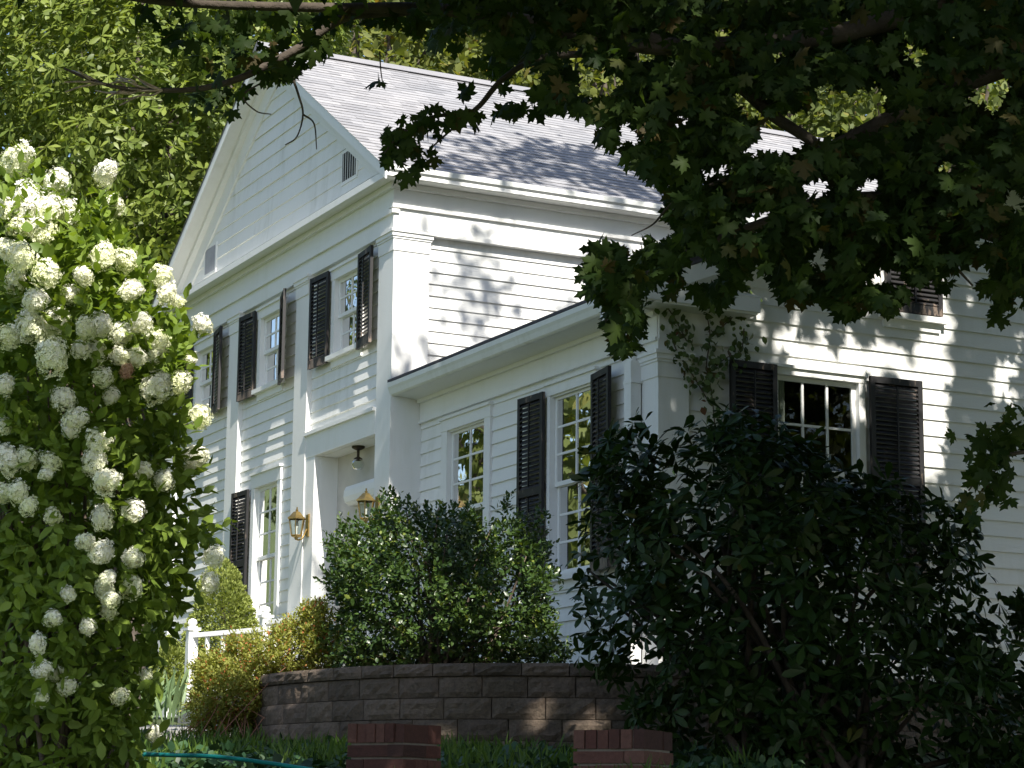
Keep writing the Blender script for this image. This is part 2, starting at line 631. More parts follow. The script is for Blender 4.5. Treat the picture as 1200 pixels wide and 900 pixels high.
def sub(o, par):
    o.parent = par
    o.matrix_parent_inverse = Matrix.Identity(4)
    # par carries house's inverse already, so its own world matrix is the identity
    return o


def make_shutter(T, a0, a1, z0, z1, n=0.055, swing=0.0, hinge='l', label=None, tilt=0.0):
    """louvred shutter; swing turns it about its hinge edge away from the wall"""
    w, h = a1 - a0, z1 - z0
    cs, sn = math.cos(swing), math.sin(swing)

    def L(u, z, k):                            # u from hinge edge, k outward
        uu, kk = u * cs - k * sn, u * sn + k * cs
        a = a0 + uu if hinge == 'l' else a1 - uu
        return T(a + tilt * (z - z0), z, n + kk)
    m = MB()
    st = 0.05
    m.tbox(L, 0, st, z0, z1, 0, 0.034)
    m.tbox(L, w - st, w, z0, z1, 0, 0.034)
    rails = [(z0, z0 + 0.09), (z1 - 0.06, z1)]
    if h > 1.3:
        rails.append((z0 + 0.46 * h, z0 + 0.46 * h + 0.07))
    rails.sort()
    for (r0, r1) in rails:
        m.tbox(L, st, w - st, r0, r1, 0.002, 0.032)
    for (lo, hi) in zip([r[1] for r in rails[:-1]], [r[0] for r in rails[1:]]):
        k = max(2, int((hi - lo) / 0.043))
        for i in range(k):
            zc = lo + (hi - lo) * (i + 0.5) / k
            jit = random.uniform(-0.006, 0.006)
            m.hexa([L(st, zc - 0.022, 0.031 + jit), L(w - st, zc - 0.022, 0.031 + jit), L(w - st, zc - 0.016, 0.033 + jit), L(st, zc - 0.016, 0.033 + jit),
                    L(st, zc + 0.016, 0.002), L(w - st, zc + 0.016, 0.002), L(w - st, zc + 0.022, 0.004), L(st, zc + 0.022, 0.004)])
        m.tbox(L, w / 2 - 0.008, w / 2 + 0.008, lo + 0.02, hi - 0.02, 0.036, 0.048)
    o = m.build('shutter', M_SHUTTER, house)
    if label:
        o['label'] = label
    return o


# --- openings
H_UP = [(-1.73, -0.99), (-4.15, -3.41), (-6.57, -5.83)]      # upper front windows (casing outer 0.1 more)
UZ0, UZ1 = 5.20, 6.08
LOWW = (-4.18, -3.40, 2.18, 3.94)
DOOR = (-2.15, -0.46, 1.5, 4.07)
W1 = (0.72, 1.60, 2.24, 3.97)
W2 = (3.04, 3.89, 2.24, 3.97)
WE = (1.60, 2.50, 2.24, 3.97)
WEU = (2.84, 3.42, 4.70, 5.40)

# --- walls
wl = MB()
gz = 6.88
holes = [(a - 0.02, b + 0.02, UZ0 - 0.02, UZ1 + 0.02) for a, b in H_UP]
holes += [(LOWW[0] - 0.02, LOWW[1] + 0.02, LOWW[2], LOWW[3])]
holes += [(DOOR[0] - 0.02, DOOR[1] + 0.02, 0.5, DOOR[3] + 0.02)]
clap(wl, TF, XL + 0.1, -0.1, 0.7, 6.5, 0.135, holes)
clap(wl, TF, XL, 0, gz, 9.4, 0.185, (), lambda z: (RX - (RZ - 0.2 - z) / SLOPE, RX + (RZ - 0.2 - z) / SLOPE))
clap(wl, TS, 0.2, LEN, 0.7, 6.4, 0.1325)
wl.poly([(XL, 0.06, 0.7), (XL, LEN, 0.7), (XL, LEN, 6.9), (XL, 0.06, 6.9)])
wl.poly([(XL, LEN, 0.7), (-0.06, LEN, 0.7), (-0.06, LEN, 6.9), (RX, LEN, 9.4), (XL, LEN, 6.9)])
wl.build('main_wall', M_SIDING, house)
ww = MB()
clap(ww, TWF, 0.0, 5.0, 0.7, 4.3, 0.1355, [(W1[0] - 0.02, W1[1] + 0.02, W1[2], W1[3]), (W2[0] - 0.02, W2[1] + 0.02, W2[2], W2[3])])
clap(ww, TWE, 0.42, 8.0, 0.7, 6.1, 0.15, [(WE[0] - 0.02, WE[1] + 0.02, WE[2], WE[3]), (WEU[0] - 0.02, WEU[1] + 0.02, WEU[2], WEU[3])],
     lambda z: (0.42 + max(0, z - 4.46) / 0.40, 8.0 - max(0, z - 4.46) / 0.40))
ww.poly([(5.0, 8.0, 0.7), (0, 8.0, 0.7), (0, 8.0, 4.5), (5.0, 8.0, 4.5)])
ww.build('wing_wall', M_SIDING, house)
iw = MB()                                      # dark panels added behind the glass, standing in for dim rooms
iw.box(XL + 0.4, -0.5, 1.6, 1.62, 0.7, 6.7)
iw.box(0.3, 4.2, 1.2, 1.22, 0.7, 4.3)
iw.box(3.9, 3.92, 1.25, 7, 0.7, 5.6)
iw.build('dark_backing', M_DARKROOM, house)

# --- pilasters (each its own part): shaft, capital
def pilaster(T, a0, a1, ztop, n, cap_l=True, cap_r=True, wrap=None, z0=0.8, capw=0.035):
    m = MB()
    m.tbox(T, a0, a1, z0, ztop - 0.24, -0.02, n)
    m.tbox(T, a0 - 0.004, a1 + 0.004, ztop - 0.24, ztop - 0.105, -0.02, n + 0.012)
    x0 = capw
    m.tbox(T, a0 - x0 * .4, a1 + x0 * .4, ztop - 0.105, ztop - 0.08, -0.02, n + 0.022)
    m.tbox(T, a0 - x0 * .7, a1 + x0 * .7, ztop - 0.08, ztop - 0.035, -0.02, n + 0.034)
    m.tbox(T, a0 - x0, a1 + x0, ztop - 0.035, ztop - 0.002, -0.02, n + 0.048)
    return m


CT = 6.29
for a0 in (-2.84, -5.18):
    pilaster(TF, a0, a0 + 0.41, CT, 0.075).build('pilaster', M_TRIM, house)
pilaster(TF, XL, XL + 0.4, CT, 0.075).build('pilaster', M_TRIM, house)
m = MB()                                       # corner pilaster, one square post shown on two sides
def corner_post(m, x0, x1, y0, y1, zt, z0=0.8, big=True):
    m.box(x0, x1, y0, y1, z0, zt - 0.24)
    for (e, b, t) in ((0.010, 0.24, 0.105), (0.02, 0.105, 0.08), (0.032, 0.08, 0.035), (0.046, 0.035, 0.002)):
        m.box(x0 - e, x1 + e, y0 - e, y1 + e, zt - b, zt - t)
corner_post(m, -0.40, 0.0, 0.0, 0.43, CT)
m.build('pilaster', M_TRIM, house)
m = MB()
corner_post(m, 4.79, 5.075, 0.345, 0.66, 4.06)
m.build('pilaster', M_TRIM, house)

# --- main entablature and cornice
m = MB()
m.box(XL - 0.02, 0.006, -0.012, 0.05, 6.27, 6.47)
m.box(XL - 0.03, 0.014, -0.022, 0.05, 6.50, 6.80)
m.box(XL - 0.04, 0.034, -0.044, 0.05, 6.465, 6.505)
m.box(XL - 0.06, 0.05, -0.07, 0.05, 6.735, 6.803)
m.box(-0.07, 0.008, 0.0, LEN, 6.305, 6.53)
m.box(-0.07, 0.016, -0.01, LEN, 6.56, 6.80)
m.box(-0.07, 0.040, -0.04, LEN, 6.525, 6.566)
m.box(-0.07, 0.062, -0.06, LEN, 6.74, 6.804)
m.box(-0.07, 0.040, 0.48, LEN, 6.255, 6.307)
m.build('frieze', M_TRIM, house)
m = MB()
m.box(XL - 0.26, 0.19, -0.20, 0.05, 6.805, 6.87)
m.poly([(XL - 0.28, -0.225, 6.872), (0.2, -0.225, 6.872), (0.2, 0.045, 6.93), (XL - 0.28, 0.045, 6.93)])
m.box(XL - 0.28, 0.2, -0.225, -0.2, 6.79, 6.868)
m.box(-0.07, 0.18, -0.198, LEN + 0.2, 6.806, 6.868)
m.build('cornice', M_TRIM, house)
m = MB()                                       # gutter along the side eave
prof = [(0.18, 6.80), (0.235, 6.80), (0.25, 6.84), (0.285, 6.87), (0.29, 6.925), (0.275, 6.925), (0.27, 6.885), (0.18, 6.885)]
m.prism([(x, -0.215, z) for x, z in prof], [(x, LEN + 0.2, z) for x, z in prof])
m.build('gutter', M_GUTTER, house)

# --- main roof
def roof_z(x): return RZ - SLOPE * abs(x - RX)
m = MB()
for sgn in (1, -1):
    xe = RX + sgn * 4.09
    y0, y1 = -0.215, LEN + 0.215
    A = [(RX, y0, RZ), (xe, y0, roof_z(xe)), (xe, y0, roof_z(xe) - 0.09), (RX, y0, RZ - 0.09)]
    m.prism(A, [(x, y1, z) for x, y, z in A])
    # rake trim: fascia on the edge, wide frieze board on the wall
    A = [(RX, -0.235, RZ + 0.005), (xe, -0.235, roof_z(xe) + 0.005), (xe, -0.235, roof_z(xe) - 0.13), (RX, -0.235, RZ - 0.13)]
    m.prism(A, [(x, -0.213, z) for x, y, z in A])
    xf = RX + sgn * 3.86
    A = [(RX, 0.02, RZ - 0.091), (xf, 0.02, roof_z(xf) - 0.091), (xf - sgn * 0.48, 0.02, roof_z(xf - sgn * 0.48) - 0.43), (RX, 0.02, RZ - 0.43)]
    m.prism(A, [(x, 0.058, z) for x, y, z in A])
    A = [(RX, -0.05, RZ - 0.092), (xf, -0.05, roof_z(xf) - 0.092), (xf, -0.05, roof_z(xf) - 0.17), (RX, -0.05, RZ - 0.17)]
    m.prism(A, [(x, 0.03, z) for x, y, z in A])
roof = m.build('roof', M_TRIM, house)


def shingles(name, P0, along, up, L, H, ex, mat, nrm, par):
    """stepped shingle courses on a slope: P0 eave corner, unit vectors along and up the slope"""
    P0, along, up, nrm = map(np.asarray, (P0, along, up, nrm))
    vs, fs, uv = [], [], []
    k = int(H / ex)
    rr = random.Random(3)
    for i in range(k + 1):
        u0, u1 = i * ex, min((i + 1) * ex + 0.01, H)
        off = rr.uniform(0, 1)
        s = 0.0
        while s < L:
            e = min(L, s + rr.uniform(0.14, 0.36))
            t = 0.0075 + rr.choice((0, 0.0, 0.003, 0.004)) + rr.uniform(0, 0.0015)
            d0 = rr.uniform(-0.006, 0.006)
            b = len(vs)
            for (a, u, n) in ((s, u0 + d0, t), (e, u0 + d0, t), (e, u1, 0.002), (s, u1, 0.002), (s, u0 + d0, -0.002), (e, u0 + d0, -0.002)):
                vs.append(tuple(P0 + along * a + up * u + nrm * n))
            fs += [(b, b + 1, b + 2, b + 3), (b + 4, b + 5, b + 1, b)]
            q = rr.random() * 40
            uv.append(rr.random())
            s = e
    me = bpy.data.meshes.new(name)
    me.from_pydata(vs, [], fs)
    at = me.attributes.new('rnd', 'FLOAT', 'FACE')
    at.data.foreach_set('value', np.repeat(np.array(uv, np.float32), 2))
    o = bpy.data.objects.new(name, me)
    COL.objects.link(o)
    me.materials.append(mat)
    sub(o, par)
    return o


def shingle2():
    m, nt, b = newmat('grey_shingle_tabs')
    at = N(nt, 'ShaderNodeAttribute', attribute_name='rnd')
    c = ramp(nt, at.outputs['Fac'], [(0, (0.24, 0.242, 0.255)), (0.5, (0.285, 0.287, 0.30)), (1, (0.33, 0.33, 0.34))])
    gr = ramp(nt, noise(nt, 150, 2), [(0.3, (0.72, 0.72, 0.72)), (0.7, (1.15, 1.15, 1.15))])
    st = ramp(nt, noise(nt, 0.8, 5, 0.6), [(0.35, (0.86, 0.86, 0.88)), (0.7, (1.06, 1.03, 1.02))])
    c = mix(nt, 1.0, mix(nt, 1.0, c, gr, 'MULTIPLY'), st, 'MULTIPLY')
    nt.links.new(c, b.inputs['Base Color'])
    b.inputs['Roughness'].default_value = 0.92
    return m


M_SHINGLE = shingle2()
cs = 1 / math.hypot(1, SLOPE)
Hs = 4.11 / cs
up_e = np.array([-cs, 0, SLOPE * cs])
nr_e = np.array([SLOPE * cs, 0, cs])
xe = RX + 4.11
shingles('roof_shingles', (xe, -0.25, roof_z(xe) + 0.003), (0, 1, 0), up_e, LEN + 0.5, Hs, 0.127, M_SHINGLE, nr_e, roof)
xe = RX - 4.11
m = MB()
m.poly([(xe, -0.25, roof_z(xe) + 0.012), (xe, LEN + .25, roof_z(xe) + 0.012), (RX, LEN + .25, RZ + 0.012), (RX, -0.25, RZ + 0.012)])
sub(m.build('roof_shingles', M_SHINGLE), roof)
m = MB()
m.box(RX - 0.06, RX + 0.06, -0.26, LEN + 0.26, RZ - 0.05, RZ + 0.012)
ridge = m.build('ridge_dark_gap', plain('black_ridge_gap', (0.015, 0.015, 0.02), 0.9), None)  # near-black box painted in for the dark gap under the cap
sub(ridge, roof)
m = MB()
m.hexa([(RX + 0.15, -0.27, RZ + 0.012), (RX + 0.15, LEN + 0.27, RZ + 0.012), (RX - 0.15, LEN + 0.27, RZ + 0.012), (RX - 0.15, -0.27, RZ + 0.012),
        (RX + 0.02, -0.27, RZ + 0.095), (RX + 0.02, LEN + 0.27, RZ + 0.095), (RX - 0.02, LEN + 0.27, RZ + 0.095), (RX - 0.02, -0.27, RZ + 0.095)])
m.v = [(x, y, z + (-0.068 if abs(x - RX) > 0.1 else -0.045)) for x, y, z in m.v]
sub(m.build('ridge_cap', M_SHINGLE), roof)

# --- wing roof, eave, gutter, return
WS = 0.40
def wz(y): return 4.575 + WS * (y + 0.0) if y < 4.2 else 4.575 + WS * 4.2 - WS * (y - 4.2)
m = MB()
for ya, yb in ((0.0, 4.2), (8.4, 4.2)):
    A = [(-0.03, ya, wz(ya)), (-0.03, yb, wz(yb)), (-0.03, yb, wz(yb) - 0.09), (-0.03, ya, wz(ya) - 0.09)]
    m.prism(A, [(5.27, y, z) for x, y, z in A])
    A = [(5.273, ya, wz(ya) + 0.004), (5.273, yb, wz(yb) + 0.004), (5.273, yb, wz(yb) - 0.15), (5.273, ya, wz(ya) - 0.15)]
    m.prism(A, [(5.30, y, z) for x, y, z in A])
    A = [(5.032, ya, wz(ya) - 0.091), (5.032, yb, wz(yb) - 0.091), (5.032, yb, wz(yb) - 0.36), (5.032, ya + (0.6 if ya < 1 else -0.6), wz(ya) - 0.12)]
    m.prism(A, [(5.07, y, z) for x, y, z in A])
wroof = m.build('wing_roof', M_TRIM, house)
m = MB()
m.hexa([(-0.028, -0.03, 4.575), (5.31, -0.03, 4.575), (5.31, 4.2, wz(4.2) + 0.004), (-0.028, 4.2, wz(4.2) + 0.004),
        (-0.028, -0.03, 4.603), (5.31, -0.03, 4.603), (5.31, 4.2, wz(4.2) + 0.03), (-0.028, 4.2, wz(4.2) + 0.03)])
m.hexa([(-0.028, 8.43, 4.575), (5.31, 8.43, 4.575), (5.31, 4.2, wz(4.2) + 0.002), (-0.028, 4.2, wz(4.2) + 0.002),
        (-0.028, 8.43, 4.603), (5.31, 8.43, 4.603), (5.31, 4.2, wz(4.2) + 0.028), (-0.028, 4.2, wz(4.2) + 0.028)])
sub(m.build('wing_shingles', M_RIDGE), wroof)
m = MB()                                       # boxed eave, frieze and return of the wing
m.hexa([(0.004, 0.06, 4.435), (5.05, 0.06, 4.435), (5.05, 0.40, 4.40), (0.004, 0.40, 4.40),
        (0.004, 0.06, 4.48), (5.05, 0.06, 4.48), (5.05, 0.40, 4.48), (0.004, 0.40, 4.48)])
m.tbox(TWF, 0.005, 5.05, 4.165, 4.42, 0.0, 0.035)
m.tbox(TWF, 0.005, 5.055, 4.15, 4.18, 0.0, 0.055)
m.tbox(TWF, 0.005, 5.055, 4.37, 4.425, 0.0, 0.075)
m.box(5.03, 5.295, 0.02, 1.25, 4.43, 4.47)
m.box(5.26, 5.312, -0.02, 1.27, 4.45, 4.585)
m.hexa([(5.035, 0.02, 4.585), (5.315, -0.025, 4.587), (5.315, 1.275, 4.587), (5.035, 1.27, 4.585),
        (5.035, 0.02, 4.70), (5.315, -0.025, 4.596), (5.315, 1.275, 4.596), (5.035, 1.27, 4.70)])
m.tbox(TWE, 0.36, 1.2, 4.16, 4.43, 0.0, 0.04)
m.box(4.80, 5.062, 0.352, 0.65, 4.05, 4.17)
m.build('wing_cornice', M_TRIM, house)
m = MB()
prof = [(0.062, 4.43), (0.02, 4.425), (0.0, 4.44), (-0.015, 4.49), (-0.03, 4.52), (-0.03, 4.568), (-0.018, 4.568), (-0.015, 4.53), (0.062, 4.53)]
m.prism([(-0.02, y, z) for y, z in prof], [(5.26, y, z) for y, z in prof])
m.build('gutter', M_GUTTER, house)
m = MB()                                       # downspout with its elbow
pts = smooth_path([(4.70, 0.02, 4.44), (4.70, 0.03, 4.36), (4.715, 0.15, 4.27), (4.73, 0.25, 4.18), (4.73, 0.275, 4.08), (4.73, 0.275, 3.9)], 4)
m.tube(pts, 0.048, 10)
m.tbox(TWF, 4.67, 4.79, 0.9, 4.0, 0.045, 0.15)
for z in (1.6, 2.8, 3.8):
    m.tbox(TWF, 4.655, 4.805, z, z + 0.03, 0.03, 0.153)
m.build('downspout', M_TRIM, house)

# --- attic vents
def vent(T, a0, a1, z0, z1, dark, label):
    f = MB()
    f.tbox(T, a0 - 0.04, a1 + 0.04, z0 - 0.04, z1 + 0.04, 0.0, 0.026, 0)
    o = f.build('attic_vent', M_TRIM, house)
    s = MB()
    s.tbox(T, a0, a1, z0, z1, 0.02, 0.0275)
    k = 6 if dark else 9
    for i in range(k):
        a = a0 + (a1 - a0) * (i + 0.5) / k
        s.tbox(T, a - (0.006 if dark else 0.018), a + (0.006 if dark else 0.018), z0, z1, 0.026, 0.0295, 1)
    sub(s.build('vent_slats', [plain('dark_vent_gap', (0.010, 0.010, 0.010), 0.9) if dark else plain('grey_vent_screen', (0.30, 0.31, 0.33), 0.7), M_TRIM if dark else plain('grey_vent_slat', (0.38, 0.39, 0.42), 0.7)]), o)
    o['label'] = label


vent(TF, -1.62, -1.22, 7.22, 7.56, True, 'dark slotted attic vent by the right rake')
vent(TF, -6.42, -6.02, 7.12, 7.46, False, 'grey attic vent by the left rake')

# --- windows and shutters
for i, (a, b) in enumerate(H_UP):
    make_window(TF, a, b, UZ0, UZ1, 2, 2, 0.09, 'side' if i == 0 else 'both', 0.12, head=0.11)
    make_shutter(TF, a - 0.60, a - 0.10, UZ0 - 0.09, UZ1 + 0.12, 0.055, 0.05, 'r')
    make_shutter(TF, b + 0.05, b + 0.53, UZ0 - 0.10, UZ1 + 0.12, 0.055, (0.10, 0.28, 0.16)[i], 'l', tilt=(0.0, 0.0, 0.0)[i])
make_window(TF, *LOWW, 2, 3, 0.11, 'both', head=0.16)
make_shutter(TF, LOWW[0] - 0.62, LOWW[0] - 0.13, LOWW[2], LOWW[3], 0.055, 0.06, 'r')
make_window(TWF, *W1, 2, 3, 0.14, 'both', 0.13, head=0.12)
make_window(TWF, *W2, 2, 3, 0.06, 'both', 0.12, head=0.10)
make_shutter(TWF, W2[0] - 0.57, W2[0] - 0.07, W2[2] - 0.05, W2[3] + 0.05, 0.055, 0.03, 'r', 'brown louvred shutter with worn paint')
make_shutter(TWF, W2[1] + 0.05, W2[1] + 0.53, W2[2] - 0.05, W2[3] + 0.05, 0.055, 0.17, 'l')
make_window(TWE, *WE, 3, 2, 0.07, 'side', head=0.06)
make_shutter(TWE, WE[0] - 0.53, WE[0] - 0.03, WE[2] - 0.05, WE[3] + 0.07, 0.055, 0.02, 'r')
make_shutter(TWE, WE[1] + 0.10, WE[1] + 0.68, WE[2] - 0.05, WE[3] + 0.07, 0.055, 0.03, 'l')
make_window(TWE, *WEU, 2, 2, 0.06, None, head=0.05)
make_shutter(TWE, WEU[0] - 0.03, WEU[1] + 0.03, WEU[2] - 0.01, WEU[3] + 0.06, 0.05, 0.02, 'l', 'dark closed shutter over the small attic window')

# --- the recessed entrance
m = MB()
m.tbox(TF, DOOR[0] - 0.27, DOOR[0], 0.8, DOOR[3] + 0.002, -0.02, 0.062)
m.tbox(TF, DOOR[0] - 0.28, DOOR[1] + 0.06, DOOR[3], DOOR[3] + 0.26, -0.02, 0.067)
m.tbox(TF, DOOR[0] - 0.30, DOOR[1] + 0.06, DOOR[3] + 0.26, DOOR[3] + 0.30, -0.02, 0.10)
m.box(DOOR[0] - 0.06, DOOR[0] + 0.004, 0.075, 0.34, 1.45, DOOR[3] - 0.006)
m.box(DOOR[1] - 0.004, DOOR[1] + 0.06, 0.075, 0.34, 1.45, DOOR[3] - 0.006)
m.box(DOOR[0] - 0.06, DOOR[1] + 0.06, 0.083, 0.34, DOOR[3] - 0.004, DOOR[3] + 0.05)
m.build('entrance_surround', M_TRIM, house)
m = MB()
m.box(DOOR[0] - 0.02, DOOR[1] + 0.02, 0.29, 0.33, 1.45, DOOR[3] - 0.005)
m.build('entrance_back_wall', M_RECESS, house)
m = MB()
m.box(-1.42, -0.60, 0.27, 0.292, 1.5, 3.28)
for (b0, b1) in ((1.62, 2.25), (2.35, 3.15)):
    for (a0, a1) in ((-1.36, -1.05), (-0.98, -0.67)):
        m.box(a0, a1, 0.255, 0.272, b0, b1)
dr_ = m.build('front_door', M_TRIM, house)
m = MB()
m.lathe((-0.66, 0.23, 2.35), [(0.0, -0.03), (0.03, -0.02), (0.035, 0.0), (0.03, 0.02), (0.0, 0.03)], 10)
sub(m.build('door_knob', M_BRASS, None, True), dr_)
m = MB()
prof = [(0.293, 3.36), (0.22, 3.36), (0.17, 3.39), (0.15, 3.45), (0.155, 3.52), (0.18, 3.57), (0.293, 3.60)]
m.prism([(-1.62, y, z + 0.08) for y, z in prof], [(-0.47, y, z + 0.08) for y, z in prof])
m.build('door_hood', M_TRIM, house)
m = MB()                                       # porch floor and steps
m.box(-3.6, -0.2, -0.75, 0.9, 1.36, 1.46)
m.box(-3.5, -0.3, -0.7, 0.06, 0.8, 1.36)
m.box(-2.4, -0.5, -1.1, -0.752, 0.8, 1.30)
m.box(-2.4, -0.5, -1.45, -1.102, 0.8, 1.14)
m.build('porch_floor', M_CONC, house)

# ------------------------------------------------------------------ lanterns and the hanging light
def wall_lantern(a, z, n, label):
    base = TF(a, z, n)
    t = thing('wall_lantern', label, 'lantern', base, 'brass coach lanterns beside the entrance')
    cx, cy, cz = base[0], base[1] - 0.17, z
    b = MB()
    b.hexa([(a - 0.05, base[1], z - 0.16), (a + 0.05, base[1], z - 0.16), (a + 0.05, base[1] - 0.02, z - 0.15), (a - 0.05, base[1] - 0.02, z - 0.15),
            (a - 0.05, base[1], z + 0.16), (a + 0.05, base[1], z + 0.16), (a + 0.05, base[1] - 0.02, z + 0.15), (a - 0.05, base[1] - 0.02, z + 0.15)])
    b.tube(smooth_path([(a, base[1] - 0.02, z - 0.05), (a, base[1] - 0.09, z - 0.19), (a, cy, z - 0.20), (a, cy, z - 0.14)], 4), 0.012, 8)
    b.build('bracket', M_BRASS, t)
    f = MB()
    f.lathe((cx, cy, cz), [(0.0, 0.245), (0.012, 0.24), (0.010, 0.215), (0.022, 0.205), (0.018, 0.185), (0.05, 0.175), (0.105, 0.115), (0.135, 0.09), (0.135, 0.075), (0.11, 0.07)], 6)
    f.lathe((cx, cy, cz), [(0.072, -0.14), (0.082, -0.15), (0.072, -0.165), (0.03, -0.18), (0.018, -0.21), (0.0, -0.215)], 6)
    for j in range(6):
        w = 2 * PI * (j + 0.5) / 6
        f.tube([(cx + 0.112 * math.cos(w), cy + 0.112 * math.sin(w), cz + 0.075), (cx + 0.074 * math.cos(w), cy + 0.074 * math.sin(w), cz - 0.145)], 0.007, 5)
    f.build('lantern_frame', M_BRASS, t)
    q = MB()
    q.lathe((cx, cy, cz), [(0.106, 0.072), (0.070, -0.14)], 6)
    q.build('glass_pane', M_GLASS, t)
    q = MB()
    q.lathe((cx, cy, cz), [(0.016, -0.14), (0.016, -0.05), (0.028, -0.01), (0.022, 0.03), (0.0, 0.06)], 8)
    q.build('candle_bulb', M_CURTAIN, t, True)
    for ch in t.children:                      # shrink about the fixing point
        for v in ch.data.vertices:
            v.co = Vector(base) + (v.co - Vector(base)) * 0.84


wall_lantern(-2.29, 3.27, 0.063, 'brass coach lantern on the sunlit pilaster left of the entrance')
wall_lantern(-0.27, 3.24, 0.062, 'brass topped coach lantern at the right of the entrance, half behind the holly bush')
t = thing('porch_light', 'small bronze hanging light with glass shade under the entrance ceiling', 'ceiling light', (-1.24, 0.16, DOOR[3] - 0.005))
q = MB()
bz = DOOR[3] - 0.005
q.lathe((-1.24, 0.16, bz), [(0.075, 0.0), (0.075, -0.02), (0.04, -0.04), (0.016, -0.05), (0.016, -0.12), (0.05, -0.14), (0.05, -0.16)], 12)
q.build('canopy_stem', M_BRONZE, t, True)
q = MB()
q.lathe((-1.24, 0.16, bz), [(0.05, -0.155), (0.07, -0.18), (0.075, -0.21), (0.05, -0.26), (0.0, -0.27)], 12)
q.build('glass_shade', M_GLASS, t, True)

# ------------------------------------------------------------------ porch railings
def rail_post(m, p, h, w=0.055):
    x, y, z = p
    m.box(x - w, x + w, y - w, y + w, z, z + h)
    m.box(x - w - 0.02, x + w + 0.02, y - w - 0.02, y + w + 0.02, z + h, z + h + 0.03)
    m.box(x - w * .8, x + w * .8, y - w * .8, y + w * .8, z + h + 0.03, z + h + 0.05)
    m.lathe((x, y, z + h + 0.05), [(0.03, 0), (0.055, 0.03), (0.045, 0.07), (0.0, 0.09)], 10)


def railing(label, pa, pb, h, nbal, posts=(True, True), mid=True):
    t = thing('porch_railing', label, 'railing', tuple(pa), 'white railings by the front steps')
    for p, on in ((pa, posts[0]), (pb, posts[1])):
        if on:
            m = MB()
            rail_post(m, p, h)
            m.build('post', M_TRIM, t)
    A, B = np.array(pa), np.array(pb)
    dirv = (B - A) / np.linalg.norm(B - A)
    sd = np.array([-dirv[1], dirv[0], 0]) * 0.035
    for (zz, th, nm) in ((h - 0.08, 0.05, 'top_rail'), (0.14, 0.045, 'bottom_rail')):
        m = MB()
        q = []
        for up in (0, th):
            for pt, s in ((A, -1), (B, -1), (B, 1), (A, 1)):
                q.append(pt + s * sd + np.array([0, 0, zz + up]))
        m.hexa(q)
        m.build(nm, M_TRIM, t)
    for i in range(nbal):
        c = A + (B - A) * (i + 1) / (nbal + 1)
        m = MB()
        m.box(c[0] - 0.02, c[0] + 0.02, c[1] - 0.02, c[1] + 0.02, c[2] + 0.18, c[2] + h - 0.08)
        m.build('baluster', M_TRIM, t)


pl = P(222, 828, 25.0)
railing('white railing with peaked post beside the sheared spruce, low at the foot of the steps', pl, pl + np.array([1.15, 0.5, 0.02]), 0.84, 4, (True, False))
pu = P(309, 800, 26.2)
pu[2] = 1.46
railing('white railing with weathered post in front of the tall ground floor window', pu, pu + np.array([1.6, 0.35, 0]), 0.78, 7, (True, False))

# ------------------------------------------------------------------ retaining wall of split-face blocks
ctrl = [(-2.12, 19.0), (-1.95, 18.45), (-1.65, 17.95), (-1.1, 17.3), (-0.5, 16.9), (0.1, 16.72), (0.8, 16.72), (1.6, 16.95), (2.4, 17.45), (3.2, 18.2), (4.0, 19.2), (4.8, 20.4)]
path = np.array(smooth_path([dr(d, r) for r, d in ctrl], 12))[:, :2]
seg = np.hypot(*np.diff(path, axis=0).T)
cum = np.concatenate([[0], np.cumsum(seg)])
LT = cum[-1]


def wall_pt(s, n, z):                          # point s along the wall, n towards the viewer
    s = min(max(s, 0), LT)
    x, y = np.interp(s, cum, path[:, 0]), np.interp(s, cum, path[:, 1])
    x2, y2 = np.interp(min(s + 0.02, LT), cum, path[:, 0]), np.interp(min(s + 0.02, LT), cum, path[:, 1])
    x1, y1 = np.interp(max(s - 0.02, 0), cum, path[:, 0]), np.interp(max(s - 0.02, 0), cum, path[:, 1])
    t = np.array([x2 - x1, y2 - y1])
    t /= np.hypot(*t)
    nn = np.array([t[1], -t[0]])
    return np.array([x + nn[0] * n, y + nn[1] * n, z])


def block_course(m, vals, z0, z1, n, lenb, off, rr):
    s = -off
    while s < LT:
        e = s + lenb * rr.uniform(0.92, 1.08)
        a, b = max(s + 0.004, 0), min(e - 0.004, LT)
        if b - a > 0.05:
            kz, ks = 4, 7
            i0 = len(m.v)
            for i in range(kz + 1):
                for j in range(ks + 1):
                    edge = i in (0, kz) or j in (0, ks)
                    nn = n + (-0.006 if edge else rr.uniform(0.0, 0.020))
                    m.v.append(tuple(wall_pt(a + (b - a) * j / ks, nn, z0 + 0.003 + (z1 - z0 - 0.006) * i / kz)))
            for i in range(kz):
                for j in range(ks):
                    q = i0 + i * (ks + 1) + j
                    m.f.append((q, q + 1, q + ks + 2, q + ks + 1))
                    m.m.append(0)
            A, B = wall_pt(a, n - 0.006, z0 + 0.003), wall_pt(b, n - 0.006, z0 + 0.003)
            A2, B2 = wall_pt(a, -0.24, z0 + 0.003), wall_pt(b, -0.24, z0 + 0.003)
            u = np.array([0, 0, z1 - z0 - 0.006])
            nf = kz * ks
            for q in ([A + u, B + u, B2 + u, A2 + u], [A, A2, A2 + u, A + u], [B, B2, B2 + u, B + u], [A, B, B2, A2]):
                m.poly(q)
                nf += 1
            vals += [rr.random()] * nf
        s = e


def with_rnd(o, vals):
    at = o.data.attributes.new('rnd', 'FLOAT', 'FACE')
    at.data.foreach_set('value', np.array(vals, np.float32))
    return o


